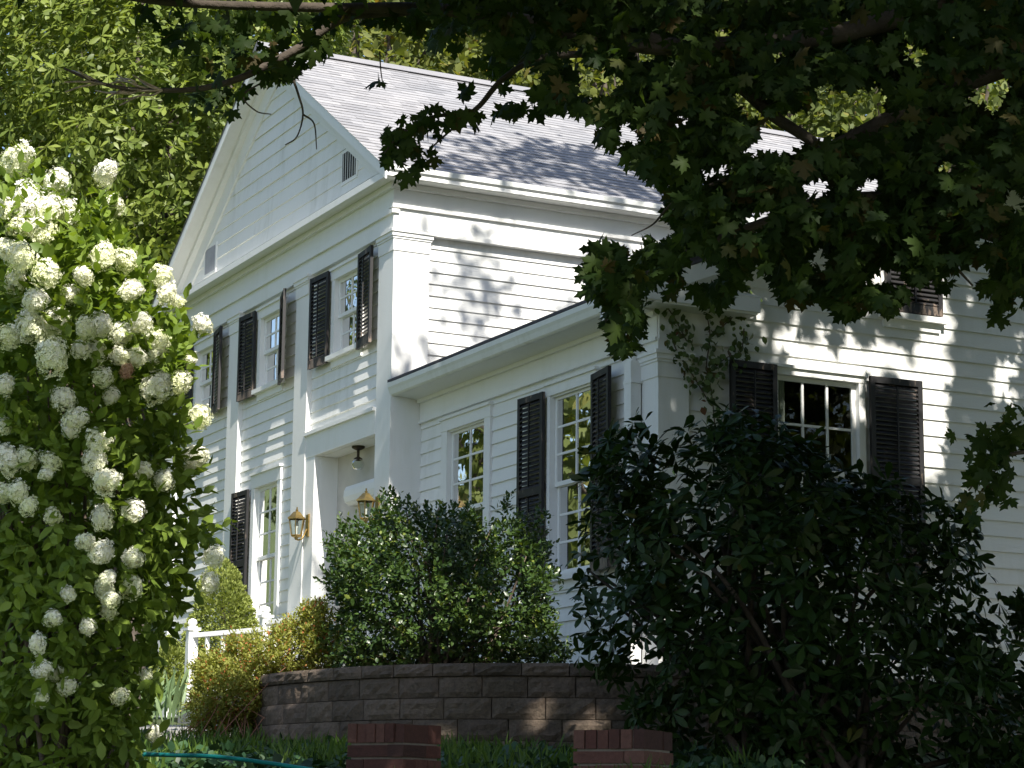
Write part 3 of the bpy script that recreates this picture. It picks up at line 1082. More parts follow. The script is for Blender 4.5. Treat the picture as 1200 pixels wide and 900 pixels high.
wt = thing('retaining_wall', 'curved grey brown retaining wall of split face concrete blocks below the holly bush', 'wall', tuple(dr(16.8, 0.2, 0.45)))
rr = random.Random(5)
ZT = 1.11
m, vals = MB(), []
z = ZT - 0.098
for k in range(6):
    block_course(m, vals, z - 0.158, z, 0.0 + 0.012 * k, 0.375, (0.0, 0.17, 0.05, 0.22, 0.1, 0.3)[k], rr)
    z -= 0.158
for k in range(60):                            # solid core, so no light comes through the joints
    a, b = LT * k / 60, LT * (k + 1) / 60
    m.poly([wall_pt(a, -0.05, ZT - 1.1), wall_pt(b, -0.05, ZT - 1.1), wall_pt(b, -0.05, ZT - 0.02), wall_pt(a, -0.05, ZT - 0.02)])
    vals.append(0.0)
with_rnd(m.build('wall_body', M_BLOCK, wt), vals)
m, vals = MB(), []
block_course(m, vals, ZT - 0.098, ZT, 0.022, 0.35, 0.1, rr)
with_rnd(m.build('cap_course', M_BLOCK, wt), vals)
# soil held up behind the wall, as far as the house
m = MB()
front = [wall_pt(s, -0.2, ZT - 0.05) for s in np.linspace(0, LT, 40)]
back = [np.array([*(p[:2] + F2 * (9 if p[0] < 5 else 3)), 1.12]) for p in front]
for i in range(39):
    m.poly([front[i], front[i + 1], back[i + 1], back[i]])
tag(m.build('planting_bed', M_SOIL), kind='structure')

# ------------------------------------------------------------------ brick piers
def pier(px, d, ztop, label, size=0.36, ang=0.0):
    c = P(px, 880, d)
    ax = np.array([R2[0] * math.cos(ang) - F2[0] * math.sin(ang), R2[1] * math.cos(ang) - F2[1] * math.sin(ang), 0])
    ay = np.array([-ax[1], ax[0], 0])
    base = np.array([c[0], c[1], -0.25])
    t = thing('brick_pier', label, 'brick pier', tuple(base), 'low brick piers at the front')
    rr = random.Random(int(px))
    m, vals = MB(), []
    h = size / 2

    def W(u, v, z): return base + ax * u + ay * v + np.array([0, 0, z - base[2]])

    def brick(u0, u1, v0, v1, z0, z1):
        j = rr.uniform(-0.006, 0.008)
        z1 -= rr.uniform(0, 0.006)
        m.hexa([W(u0, v0 - j, z0), W(u1, v0 - j, z0), W(u1 + j, v1, z0), W(u0, v1, z0), W(u0, v0 - j, z1), W(u1, v0 - j, z1), W(u1 + j, v1, z1), W(u0, v1, z1)])
        vals.extend([rr.random()] * 6)
    z = ztop - 0.10
    n = 6
    for i in range(n):                         # bricks on edge along the top
        u0 = -h + size * i / n
        brick(u0 + 0.004, u0 + size / n - 0.004, -h, h * 0.35, z, ztop)
        brick(u0 + 0.004, u0 + size / n - 0.004, h * 0.37, h, z, ztop - 0.002)
    k = 0
    while z > -0.2:
        z1 = z - 0.010
        z0 = z1 - 0.064
        if k % 2 == 0:
            brick(-h, h * .42, -h, -h + 0.10, z0, z1); brick(h * .45, h, -h, h * .15, z0, z1)
            brick(h - 0.10, h, h * .18, h, z0, z1); brick(-h, h - 0.11, h - 0.1, h, z0, z1); brick(-h, -h + 0.1, -h + 0.11, h - 0.11, z0, z1)
        else:
            brick(-h, -h * .4, -h, h - 0.11, z0, z1); brick(-h * .37, h, -h, -h + 0.10, z0, z1)
            brick(h - 0.10, h, -h + 0.11, h * 0.3, z0, z1); brick(h - 0.1, h, h * .33, h, z0, z1); brick(-h, h - 0.11, h - 0.1, h, z0, z1)
        z = z0
        k += 1
    with_rnd(m.build('brickwork', M_BRICK, t), vals)
    m = MB()
    e = h - 0.016
    m.hexa([W(-e, -e, -0.25), W(e, -e, -0.25), W(e, e, -0.25), W(-e, e, -0.25), W(-e, -e, ztop - 0.006), W(e, -e, ztop - 0.006), W(e, e, ztop - 0.006), W(-e, e, ztop - 0.006)])
    m.build('mortar_core', M_MORTAR, t)


pier(462, 12.0, 0.47, 'left red brick pier with grass growing against it', 0.36, math.radians(31))
pier(731, 11.8, 0.445, 'right red brick pier under the rhododendron', 0.40, math.radians(26))


# ------------------------------------------------------------------ foliage tools
def norm(a):
    return a / (np.linalg.norm(a, axis=-1, keepdims=True) + 1e-9)


def leaf_cloud(name, tv, tf, Pn, X, Nn, S, mat, par=None, val=None):
    """one mesh of leaves; tv template vertices (across, along, out), tf faces of equal length"""
    n, k = len(Pn), len(tv)
    X = norm(X)
    Nn = norm(Nn - X * np.sum(Nn * X, 1, keepdims=True))
    Y = np.cross(Nn, X)
    tv = np.asarray(tv, float)
    S = np.asarray(S)[:, None, None]
    V = Pn[:, None, :] + S * (tv[None, :, 0:1] * Y[:, None, :] + tv[None, :, 1:2] * X[:, None, :] + tv[None, :, 2:3] * Nn[:, None, :])
    V = V.reshape(-1, 3).astype(np.float32)
    tf = np.asarray(tf)
    fl, nf = tf.shape[1], tf.shape[0]
    Fi = (tf[None] + (np.arange(n) * k)[:, None, None]).reshape(-1).astype(np.int32)
    me = bpy.data.meshes.new(name)
    me.vertices.add(len(V))
    me.vertices.foreach_set('co', V.ravel())
    me.loops.add(len(Fi))
    me.loops.foreach_set('vertex_index', Fi)
    np_ = n * nf
    me.polygons.add(np_)
    me.polygons.foreach_set('loop_start', np.arange(0, np_ * fl, fl, dtype=np.int32))
    me.polygons.foreach_set('loop_total', np.full(np_, fl, np.int32))
    me.update(calc_edges=True)
    if val is None:
        val = rng.random(n)
    at = me.attributes.new('rnd', 'FLOAT', 'FACE')
    at.data.foreach_set('value', np.repeat(val, nf).astype(np.float32))
    return add(name, me, mat, par)


def oval(w=0.5, fold=0.10, droop=0.12):        # simple pointed leaf, folded on its midrib: 2 x 3 quads
    st = [(0.0, 0.0), (0.33, 0.5 * w), (0.68, 0.42 * w), (1.0, 0.0)]
    v = []
    for t, hw in st:
        o = -droop * t * t
        v += [(-max(hw, 0.004), t, o + fold * hw / max(w, .01)), (0, t, o), (max(hw, 0.004), t, o + fold * hw / max(w, .01))]
    f = []
    for i in range(3):
        b = i * 3
        f += [(b, b + 1, b + 4, b + 3), (b + 1, b + 2, b + 5, b + 4)]
    return v, f


def oblan(w=0.36, fold=0.05, droop=0.18):      # leathery leaf, widest past the middle
    v, f = [], []
    for t, hw in [(0.0, 0.02), (0.30, 0.24), (0.62, 0.5), (0.86, 0.36), (1.0, 0.03)]:
        o = -droop * t * t
        v += [(-hw * w, t, o + fold * hw), (0, t, o), (hw * w, t, o + fold * hw)]
    for i in range(4):
        b = i * 3
        f += [(b, b + 1, b + 4, b + 3), (b + 1, b + 2, b + 5, b + 4)]
    return v, f


def maple_leaf(detail=True):
    half = [(0.0, 0.02), (0.10, -0.10), (0.36, -0.19), (0.28, -0.04), (0.26, 0.06), (0.50, 0.10), (0.48, 0.22), (0.68, 0.44), (0.46, 0.43), (0.42, 0.54), (0.19, 0.42), (0.20, 0.60), (0.31, 0.70), (0.14, 0.76), (0.0, 1.0)]
    if not detail:
        half = [(0.0, 0.0), (0.30, -0.14), (0.26, 0.02), (0.60, 0.36), (0.22, 0.44), (0.0, 1.0)]
    right = half
    left = [(-x, y) for x, y in half[-2:0:-1]]
    out = right + left
    v = [(x, y, -0.30 * abs(x) - 0.18 * y * y) for x, y in out]
    v.append((0, 0.30, 0.03))
    n = len(out)
    return v, [(i, (i + 1) % n, n) for i in range(n)]


def rand_dirs(n, up=0.0, spread=1.0):
    return norm(rng.normal(size=(n, 3)) * spread + np.array([0, 0, up]))


def poly_dist(px, py, poly):                   # inside flag and distance to the outline
    poly = np.asarray(poly, float)
    ins = np.zeros(len(px), bool)
    dist = np.full(len(px), 1e9)
    for i in range(len(poly)):
        x1, y1 = poly[i]
        x2, y2 = poly[(i + 1) % len(poly)]
        c = ((y1 > py) != (y2 > py))
        xx = (x2 - x1) * (py - y1) / ((y2 - y1) if y2 != y1 else 1e-9) + x1
        ins ^= c & (px < xx)
        t = np.clip(((px - x1) * (x2 - x1) + (py - y1) * (y2 - y1)) / ((x2 - x1) ** 2 + (y2 - y1) ** 2 + 1e-9), 0, 1)
        dist = np.minimum(dist, np.hypot(px - x1 - t * (x2 - x1), py - y1 - t * (y2 - y1)))
    return ins, dist


def lump(p, s, seed=0):                        # cheap 3-D clumpiness in -1..1
    r = np.random.default_rng(seed)
    o = np.zeros(len(p))
    for k in range(6):
        w = r.normal(size=3) * s * (1 + 0.35 * k)
        o += np.sin(p @ w + r.uniform(0, 6.28)) / (1 + 0.3 * k)
    return o / 2.6


def bush_points(poly, d0, thick, n, shell=0.5, clump=0.0, cs=4.0, seed=1, rag=0.0):
    """points through a rounded body whose silhouette is poly at distance d0; returns points and outward directions"""
    poly = np.asarray(poly, float)
    lo, hi = poly.min(0) - rag, poly.max(0) + rag
    out, nor = [], []
    tot = 0
    c3 = P(*(poly.mean(0)), d0)
    while tot < n:
        k = n * 3
        x, y = rng.uniform(lo[0], hi[0], k), rng.uniform(lo[1], hi[1], k)
        ins, dist = poly_dist(x, y, poly)
        if rag:
            dist = np.where(ins, dist, -dist) + rag * (lump(np.stack([x, y, x * 0], 1), 0.055, seed + 50) + 0.5 * lump(np.stack([x, y, x * 0], 1), 0.17, seed + 51))
            ins = dist > 0
        x, y, dist = x[ins], y[ins], dist[ins]
        mx = 0.5 * min(hi - lo)
        half = thick * np.sqrt(np.clip(1 - (1 - np.clip(dist / mx, 0, 1)) ** 2, 0, 1))
        u = rng.uniform(-1, 1, len(x))
        u = np.sign(u) * np.abs(u) ** shell
        d = d0 + half * u
        p = CAM + (((x - CX) / FPX)[:, None] * RT + ((y - CY) / FPX)[:, None] * DN + FW) * d[:, None]
        if clump:
            keep = lump(p, cs, seed) + rng.uniform(-0.6, 0.6, len(p)) > -1 + clump
            p = p[keep]
        out.append(p)
        nor.append(norm(p - c3))
        tot += len(p)
    return np.concatenate(out)[:n], np.concatenate(nor)[:n]


def leafy(name, poly, d0, thick, n, size, tmpl, mat, par, shell=0.5, up=0.5, out=0.7, rnd=0.7, clump=0.0, cs=4.0, seed=1, flat=0.6):
    p, o = bush_points(poly, d0, thick, n, shell, clump, cs, seed)
    X = norm(o * out + rng.normal(size=(n, 3)) * rnd + np.array([0, 0, -0.15]))
    Nn = norm(o * 0.5 + np.array([0, 0, up]) + rng.normal(size=(n, 3)) * flat)
    return leaf_cloud(name, tmpl[0], tmpl[1], p, X, Nn, size * rng.uniform(0.65, 1.25, n), mat, par)


def shoots(name, poly, d0, thick, n, per, L, size, tmpl, mat, par, shell=0.5, upb=0.5, clump=0.0, cs=4.0, seed=2, rag=8.0, wob=0.5, droop=0.0):
    """leafy shoots: leaves set in pairs along short curved twigs pointing outward and up"""
    p, o = bush_points(poly, d0, thick, n, shell, clump, cs, seed, rag)
    ax = norm(o * 0.8 + np.array([0, 0, upb]) + rng.normal(size=(n, 3)) * wob)
    t1 = norm(np.cross(ax, rng.normal(size=(n, 3))))
    t2 = np.cross(ax, t1)
    ln = L * rng.uniform(0.5, 1.25, (n, 1))
    base = rng.random(n)
    PP, XX, NN, SS, VV = [], [], [], [], []
    for k in range(per):
        f = (k + 0.4) / per
        w = (k % 2) * PI + (k // 2) * PI / 2 + rng.uniform(-0.4, 0.4, n)
        rad = np.cos(w)[:, None] * t1 + np.sin(w)[:, None] * t2
        q = p + ax * ln * (f - 0.6) - np.array([0, 0, 1.0]) * droop * ln * f * f
        PP.append(q)
        XX.append(rad * (1.0 - 0.5 * f) + ax * (0.35 + 0.7 * f) + rng.normal(size=(n, 3)) * 0.2)
        NN.append(ax * 0.8 + np.array([0, 0, 0.55]) + rng.normal(size=(n, 3)) * 0.35)
        SS.append(size * rng.uniform(0.7, 1.2, n) * (1.05 - 0.35 * f))
        VV.append(np.where(rng.random(n) < 0.06, 1.0, np.clip(base * 0.55 + rng.random(n) * 0.25 + 0.2 * f, 0, 1)))
    return leaf_cloud(name, tmpl[0], tmpl[1], np.concatenate(PP), np.concatenate(XX), np.concatenate(NN), np.concatenate(SS), mat, par, np.concatenate(VV))


def whorls(name, poly, d0, thick, n, per, size, tmpl, mat, par, shell=0.5, upb=0.7, clump=0.0, cs=4.0, seed=2, rag=0.0, elev=(-0.35, 0.75)):
    """rosettes of long leaves at shoot tips"""
    p, o = bush_points(poly, d0, thick, n, shell, clump, cs, seed, rag)
    ax = norm(o * 0.8 + np.array([0, 0, upb]) + rng.normal(size=(n, 3)) * 0.35)
    t1 = norm(np.cross(ax, rng.normal(size=(n, 3))))
    t2 = np.cross(ax, t1)
    PP, XX, NN, SS, VV = [], [], [], [], []
    base = rng.random(n)
    for k in range(per):
        w = 2 * PI * k / per + rng.uniform(-0.35, 0.35, n)
        rad = np.cos(w)[:, None] * t1 + np.sin(w)[:, None] * t2
        el = rng.uniform(*elev, n)[:, None]
        PP.append(p + rad * 0.01)
        XX.append(rad + ax * el)
        NN.append(ax - rad * el * 0.6 + rng.normal(size=(n, 3)) * 0.35)
        SS.append(size * rng.uniform(0.55, 1.25, n) * np.where(rng.random(n) < 0.12, 0.02, 1.0))
        VV.append(np.clip(base * 0.6 + rng.random(n) * 0.4, 0, 1))
    return leaf_cloud(name, tmpl[0], tmpl[1], np.concatenate(PP), np.concatenate(XX), np.concatenate(NN), np.concatenate(SS), mat, par, np.concatenate(VV))


def stems(name, root, tips, r0, mat, par, jitter=0.08, n=5):
    m = MB()
    for tp in tips:
        a, b = np.asarray(root) + np.append(rng.normal(size=2) * jitter, 0), np.asarray(tp)
        mid = a * 0.45 + b * 0.55 + rng.normal(size=3) * np.linalg.norm(b - a) * 0.07
        mid[2] += 0.08 * np.linalg.norm(b - a)
        pts = smooth_path([a, mid, b], 5)
        m.tube(pts, list(np.linspace(r0, r0 * 0.25, len(pts))), n)
    return m.build(name, mat, par, True)


OVAL = oval(0.55)
LONG = oval(0.34, 0.08, 0.16)
LANCE = oval(0.30, 0.05, 0.30)

# ------------------------------------------------------------------ hydrangea on the left
HD = 10.6
hpoly = [(-60, 230), (-20, 205), (20, 200), (70, 225), (110, 230), (130, 265), (150, 300), (180, 318), (200, 350), (226, 385), (208, 405), (215, 450), (225, 492), (218, 540), (222, 575),
         (244, 585), (254, 610), (252, 640), (230, 655), (208, 680), (208, 715), (190, 740), (176, 785), (166, 840), (158, 900), (150, 960), (-60, 980)]
hyd = thing('hydrangea', 'big panicle hydrangea covered in creamy white flower heads, at the left', 'shrub', tuple(dr(HD, -2.1, 0.05)))
shoots('foliage', hpoly, HD, 0.85, 2100, 8, 0.30, 0.088, oval(0.5), M_HYDR, hyd, 0.6, 0.5, 0.72, 4.5, 3, 12.0, 0.5)
tips, _ = bush_points(hpoly, HD, 0.5, 45)
tips = tips * 0.85 + dr(HD, -2.3, 1.3) * 0.15
tips = tips[project(tips)[0] < 150]
stems('stems', dr(HD, -2.2, 0.0), tips, 0.014, M_TWIG, hyd, 0.2)
heads = [(20, 188, 20), (68, 214, 18), (123, 204, 15), (133, 241, 13), (34, 236, 17), (58, 247, 18), (78, 252, 17), (50, 270, 18), (22, 267, 15), (25, 302, 17), (55, 322, 17), (98, 323, 14), (18, 330, 16),
         (40, 352, 13), (80, 346, 11), (8, 292, 14), (4, 245, 15), (120, 300, 13), (148, 305, 14), (190, 323, 12), (208, 353, 10), (238, 381, 12), (165, 380, 14), (152, 340, 12), (118, 382, 13),
         (142, 392, 13), (35, 385, 18), (60, 382, 16), (10, 395, 15), (185, 398, 14), (62, 418, 19), (95, 410, 12), (112, 412, 13), (180, 412, 13), (222, 422, 11), (142, 418, 12), (182, 455, 16), (210, 448, 13),
         (235, 488, 15), (120, 442, 12), (148, 436, 8), (75, 467, 16), (5, 452, 12), (88, 490, 13), (82, 505, 11), (130, 465, 10), (12, 540, 14), (32, 537, 11), (60, 540, 12), (4, 500, 10), (115, 518, 16),
         (110, 540, 14), (125, 565, 17), (168, 553, 11), (192, 563, 12), (228, 540, 15), (55, 555, 10), (5, 577, 12), (21, 577, 11), (33, 593, 10), (62, 605, 12), (120, 607, 14), (155, 600, 13), (98, 635, 11),
         (118, 648, 14), (157, 655, 13), (125, 678, 11), (122, 692, 11), (130, 702, 11), (128, 716, 11), (155, 688, 11), (80, 696, 10), (62, 725, 10), (103, 735, 10), (43, 755, 11), (50, 786, 11),
         (66, 790, 11), (78, 804, 10), (48, 818, 10), (140, 816, 11), (170, 793, 10), (250, 652, 14), (246, 683, 11), (180, 860, 9), (196, 345, 11), (160, 420, 11), (30, 250, 14), (100, 385, 12)]


def flower_mesh(k):
    """a panicle: one to three merged lobes of four-petalled florets, ragged outline"""
    r = np.random.default_rng(100 + k)
    lobes = [((0, 0, 0), (0.80, 0.80, 0.95))]
    if k % 3:
        lobes.append((tuple(r.uniform(-0.5, 0.5, 2)) + (r.uniform(0.1, 0.5),), (0.5, 0.55, 0.6)))
    if k % 4 == 1:
        lobes.append((tuple(r.uniform(-0.6, 0.6, 2)) + (-0.3,), (0.5, 0.5, 0.5)))
    V, Fc = [], []
    for q in range(4):
        c, s_ = math.cos(q * PI / 2), math.sin(q * PI / 2)
        b = len(V)
        V += [(x * c - y * s_, x * s_ + y * c, z) for x, y, z in ((0.05, -0.02, 0), (0.50, -0.16, .08), (0.56, 0.16, .10), (0.30, 0.36, .06))]
        Fc.append((b, b + 1, b + 2, b + 3))
    PS, OS, VS = [], [], []
    for c, sc in lobes:
        n = int(420 * sc[0] * sc[2])
        i = np.arange(n) + 0.5
        phi = np.arccos(1 - 1.85 * i / n)
        th = PI * (1 + 5 ** 0.5) * i
        o = np.stack([np.cos(th) * np.sin(phi), np.sin(th) * np.sin(phi), np.cos(phi)], 1)
        rad = (1 + 0.30 * lump(o, 2.4, 20 + k) + r.normal(size=n) * 0.11)[:, None]
        PS.append(np.array(c) + o * rad * np.array(sc))
        OS.append(o)
        VS.append(np.clip(0.60 + 0.35 * o[:, 2] + r.normal(size=n) * 0.22 - (0.35 if k % 3 == 0 else 0.05), 0, 0.99))
    p, o, val = np.concatenate(PS), np.concatenate(OS), np.concatenate(VS)
    n = len(p)
    ob = leaf_cloud('flower_head', V, Fc, p, np.cross(o, r.normal(size=(n, 3))), o + r.normal(size=(n, 3)) * 0.4, 0.25 * r.uniform(0.7, 1.25, n), M_FLORET, None, val)
    me = ob.data
    bpy.data.objects.remove(ob)
    return me


fm = [flower_mesh(k) for k in range(10)]
fd = fm[1].copy()
fd.materials.clear()
fd.materials.append(M_FLORETD)
_, hdist = poly_dist(np.array([h[0] for h in heads], float), np.array([h[1] for h in heads], float), hpoly)
hin, _ = poly_dist(np.array([h[0] for h in heads], float), np.array([h[1] for h in heads], float), hpoly)
mxh = 145.0
for i, (x, y, r) in enumerate(heads):
    dd = hdist[i] if hin[i] else 0
    half = 0.85 * math.sqrt(max(0.0, 1 - (1 - min(1, dd / mxh)) ** 2))
    d = HD - half * random.uniform(0.75, 0.98) - 0.05
    if x > 228 and y > 600: d = HD - 0.35
    o = bpy.data.objects.new('flower_head', fd if i == 40 else fm[(i * 7) % 10])
    COL.objects.link(o)
    p = P(x, y, d)
    o.location = p
    s = r * d / FPX * random.uniform(0.92, 1.15)
    o.scale = (s * random.uniform(0.85, 1.12), s, s * random.uniform(0.85, 1.2))
    o.rotation_euler = (random.uniform(-0.8, 0.8), random.uniform(-0.2, 1.1), random.uniform(0, 6.28))
    parent_to(o, hyd)
    if i == 40:
        o['label'] = 'faded brown flower head'

# ------------------------------------------------------------------ holly bush behind the wall
BD = 18.5
bpoly = [(385, 640), (400, 618), (432, 622), (438, 600), (452, 574), (470, 588), (490, 612), (520, 590), (545, 600), (570, 610), (590, 592), (606, 606), (618, 640), (634, 600), (646, 612), (642, 660), (655, 680),
         (640, 700), (650, 730), (668, 760), (660, 782), (560, 790), (470, 792), (395, 790), (375, 740), (392, 715), (372, 690), (380, 665)]
hb = thing('holly_bush', 'rounded dark green holly bush with bright upper shoots on top of the retaining wall', 'bush', tuple(dr(BD, -0.55, 1.02)))
shoots('foliage', bpoly, BD, 0.95, 2500, 10, 0.22, 0.056, OVAL, M_HOLLY, hb, 0.55, 0.75, 0.42, 5.0, 5, 11.0, 0.45)
tips, _ = bush_points(bpoly, BD, 0.7, 60)
stems('stems', dr(BD, -0.55, 0.95), tips, 0.02, M_TWIG, hb, 0.12)

# ------------------------------------------------------------------ rhododendron on the right
RD = 14.6
rpoly = [(675, 700), (690, 650), (680, 610), (705, 580), (698, 540), (725, 520), (735, 490), (765, 480), (780, 505), (800, 490), (835, 500), (870, 488), (905, 500), (940, 515), (965, 530), (1000, 545),
         (1010, 560), (1040, 570), (1075, 585), (1110, 575), (1135, 600), (1125, 640), (1160, 660), (1185, 690), (1230, 700), (1260, 800), (1260, 940), (800, 940), (775, 870), (755, 830), (725, 800), (690, 770), (700, 730)]
rh = thing('rhododendron', 'large dark rhododendron with long leathery leaves in deep shade, at the right', 'bush', tuple(dr(RD, 1.9, 0.3)))
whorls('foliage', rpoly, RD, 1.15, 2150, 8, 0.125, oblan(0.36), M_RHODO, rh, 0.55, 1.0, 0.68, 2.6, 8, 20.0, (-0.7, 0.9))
tips, _ = bush_points(rpoly, RD, 0.9, 40)
stems('stems', dr(RD, 1.9, 0.2), tips, 0.03, M_BARK, rh, 0.25)

# ------------------------------------------------------------------ azalea at the end of the wall
apoly = [(222, 800), (235, 770), (258, 748), (290, 742), (320, 735), (345, 730), (358, 706), (376, 702), (390, 722), (395, 750), (400, 785), (370, 792), (325, 800), (322, 845), (300, 858), (262, 855), (228, 850), (215, 830)]
az = thing('azalea', 'twiggy yellow green azalea with reddish stems spilling past the end of the block wall', 'shrub', tuple(dr(19.2, -2.2, 0.62)))
shoots('foliage', apoly, 18.75, 0.5, 3200, 9, 0.18, 0.040, oval(0.42), M_AZALEA, az, 0.6, 0.7, 0.5, 6.0, 9, 8.0, 0.6)
tips, _ = bush_points(apoly, 18.75, 0.4, 70)
for k in range(70):
    tips[k] = tips[k] * 0.8 + dr(18.75, -2.0, 0.7) * 0.2
stems('stems', dr(18.75, -2.0, 0.6), tips, 0.005, plain('reddish_stem', (0.22, 0.10, 0.06), 0.9), az, 0.3)

# ------------------------------------------------------------------ dwarf spruces
def spruce(poly, d, thick, label, n, base):
    t = thing('dwarf_spruce', label, 'conifer', tuple(base), 'sheared dwarf spruces beside the steps')
    p, o = bush_points(poly, d, thick, n, 0.25, 0.5, 11.0, 4, 5.0)
    X = norm(o * 1.2 + np.array([0, 0, 0.35]) + rng.normal(size=(n, 3)) * 0.5)
    leaf_cloud('foliage', [(-0.3, 0, 0), (0.3, 0, 0), (0.25, 0.6, .05), (0, 1, 0), (-0.25, 0.6, -.05)], [(0, 1, 2, 3, 4)], p, X, rand_dirs(n, 0.4), 0.034 * rng.uniform(0.6, 1.3, n), M_SPRUCE, t)
    m = MB()
    top = P(np.mean([q[0] for q in poly]), min(q[1] for q in poly) + 12, d)
    m.tube([base, (np.asarray(base) + top) / 2, top], [0.05, 0.035, 0.012], 6)
    m.build('trunk', M_BARK, t, True)


spruce([(262, 656), (279, 670), (297, 708), (310, 755), (314, 800), (208, 800), (213, 760), (225, 710), (243, 672)], 26.9, 0.42, 'tall yellow green cone shaped dwarf spruce left of the ground floor window', 20000, P(262, 826, 26.9))
spruce([(198, 745), (214, 765), (222, 800), (216, 815), (178, 815), (174, 790), (182, 765)], 26.0, 0.25, 'small rounded dwarf spruce left of the white post', 6000, P(198, 826, 26.0))

# ------------------------------------------------------------------ iris blades, ivy, grass, hose
t = thing('iris_clump', 'clump of pale sword shaped iris leaves at the foot of the hydrangea', 'plant', tuple(P(188, 846, 19.2)))
n = 46
p = np.array([P(random.uniform(165, 212), random.uniform(836, 852), random.uniform(18.8, 19.5)) for _ in range(n)])
X = norm(rng.normal(size=(n, 3)) * 0.28 + np.array([0, 0, 1.0]) + R2.tolist()[0] * np.array([0.3, 0.3, 0]))
leaf_cloud('blades', *oval(0.09, 0.02, 0.18), p, X, rand_dirs(n), rng.uniform(0.25, 0.5, n), M_IRIS, t)

n = 7000
dd = np.concatenate([rng.uniform(10.5, 17.0, n)])
rr_ = rng.uniform(-3.0, 1.8, n)
keep = (dd > 12.7) & (lump(np.stack([dd, rr_, dd * 0], 1), 1.6, 6) > -0.55)
dd, rr_ = dd[keep], rr_[keep]
wallr = np.interp(rr_, [c[0] for c in ctrl], [c[1] for c in ctrl])
k2 = dd < wallr - 0.02
dd, rr_ = dd[k2], rr_[k2]
n = len(dd)
p = np.array([dr(a, b, float(ground_h(a, b)) + random.uniform(0.01, 0.10)) for a, b in zip(dd, rr_)])
o = leaf_cloud('ivy_ground_cover', *oval(0.85, 0.08, 0.1), p, rand_dirs(n, -0.1), norm(rng.normal(size=(n, 3)) * 0.5 + np.array([0.2, -0.2, 1.0])), rng.uniform(0.05, 0.085, n), M_IVY)
tag(o, 'dark glossy ivy covering the ground below the block wall', 'ivy', kind='stuff')
n = 26000
dd, rr_ = rng.uniform(9.0, 20.0, n), rng.uniform(-4.4, 1.6, n)
wallr = np.interp(rr_, [c[0] for c in ctrl], [c[1] for c in ctrl])
keep = (lump(np.stack([dd, rr_, dd * 0], 1), 1.3, 9) > 0.0) & (dd < wallr - 0.03)
dd, rr_ = dd[keep], rr_[keep]
n = len(dd)
p = np.array([dr(a, b, float(ground_h(a, b)) - 0.01) for a, b in zip(dd, rr_)])
o = leaf_cloud('grass', *oval(0.10, 0.02, 0.35), p, norm(rng.normal(size=(n, 3)) * 0.45 + np.array([0, 0, 1.0])), rand_dirs(n), rng.uniform(0.08, 0.22, n), M_GRASS)
tag(o, 'loose green grass in front of the wall and piers', 'grass', kind='stuff')
m = MB()
hp = [P(168, 884, 11.5), P(205, 885, 11.4), P(240, 886, 11.3), P(275, 889, 11.2), P(320, 895, 11.1), P(370, 903, 11.0), P(430, 915, 10.9)]
m.tube(smooth_path(hp, 6), 0.011, 8)
tag(m.build('garden_hose', M_HOSE, None, True), 'teal garden hose lying across the grass below the hydrangea', 'hose')

# ------------------------------------------------------------------ vine climbing the wing corner
vt = thing('wall_vine', 'thin leafy vine climbing the corner of the wing beside the dark window', 'vine', (5.1, 0.9, 1.1))
def onE(px, py):
    r = ray(px, py)
    return CAM + r * ((5.10 - CAM[0]) / r[0])
m = MB()
lines = [[(842, 560), (835, 470), (828, 430), (832, 395), (826, 355)], [(830, 470), (812, 440), (795, 415), (785, 390)], [(832, 395), (860, 370), (880, 345)], [(828, 440), (850, 420), (868, 412), (872, 385)], [(805, 400), (790, 372), (776, 352)]]
lp = []
for ln in lines:
    pts = smooth_path([onE(*q) for q in ln], 8)
    m.tube(pts, 0.006, 5)
    for q in pts:
        for _ in range(3):
            lp.append(q + np.array([random.uniform(0, 0.05), random.gauss(0, 0.06), random.gauss(0, 0.05)]))
m.build('stem', M_TWIG, vt, True)
lp = np.array(lp)
n = len(lp)
leaf_cloud('leaves', *oval(0.7), lp, norm(rng.normal(size=(n, 3)) * 0.6 + np.array([0.3, 0, -0.6])), norm(rng.normal(size=(n, 3)) * 0.5 + np.array([1, 0, 0.4])), rng.uniform(0.045, 0.085, n), M_VINE, vt)

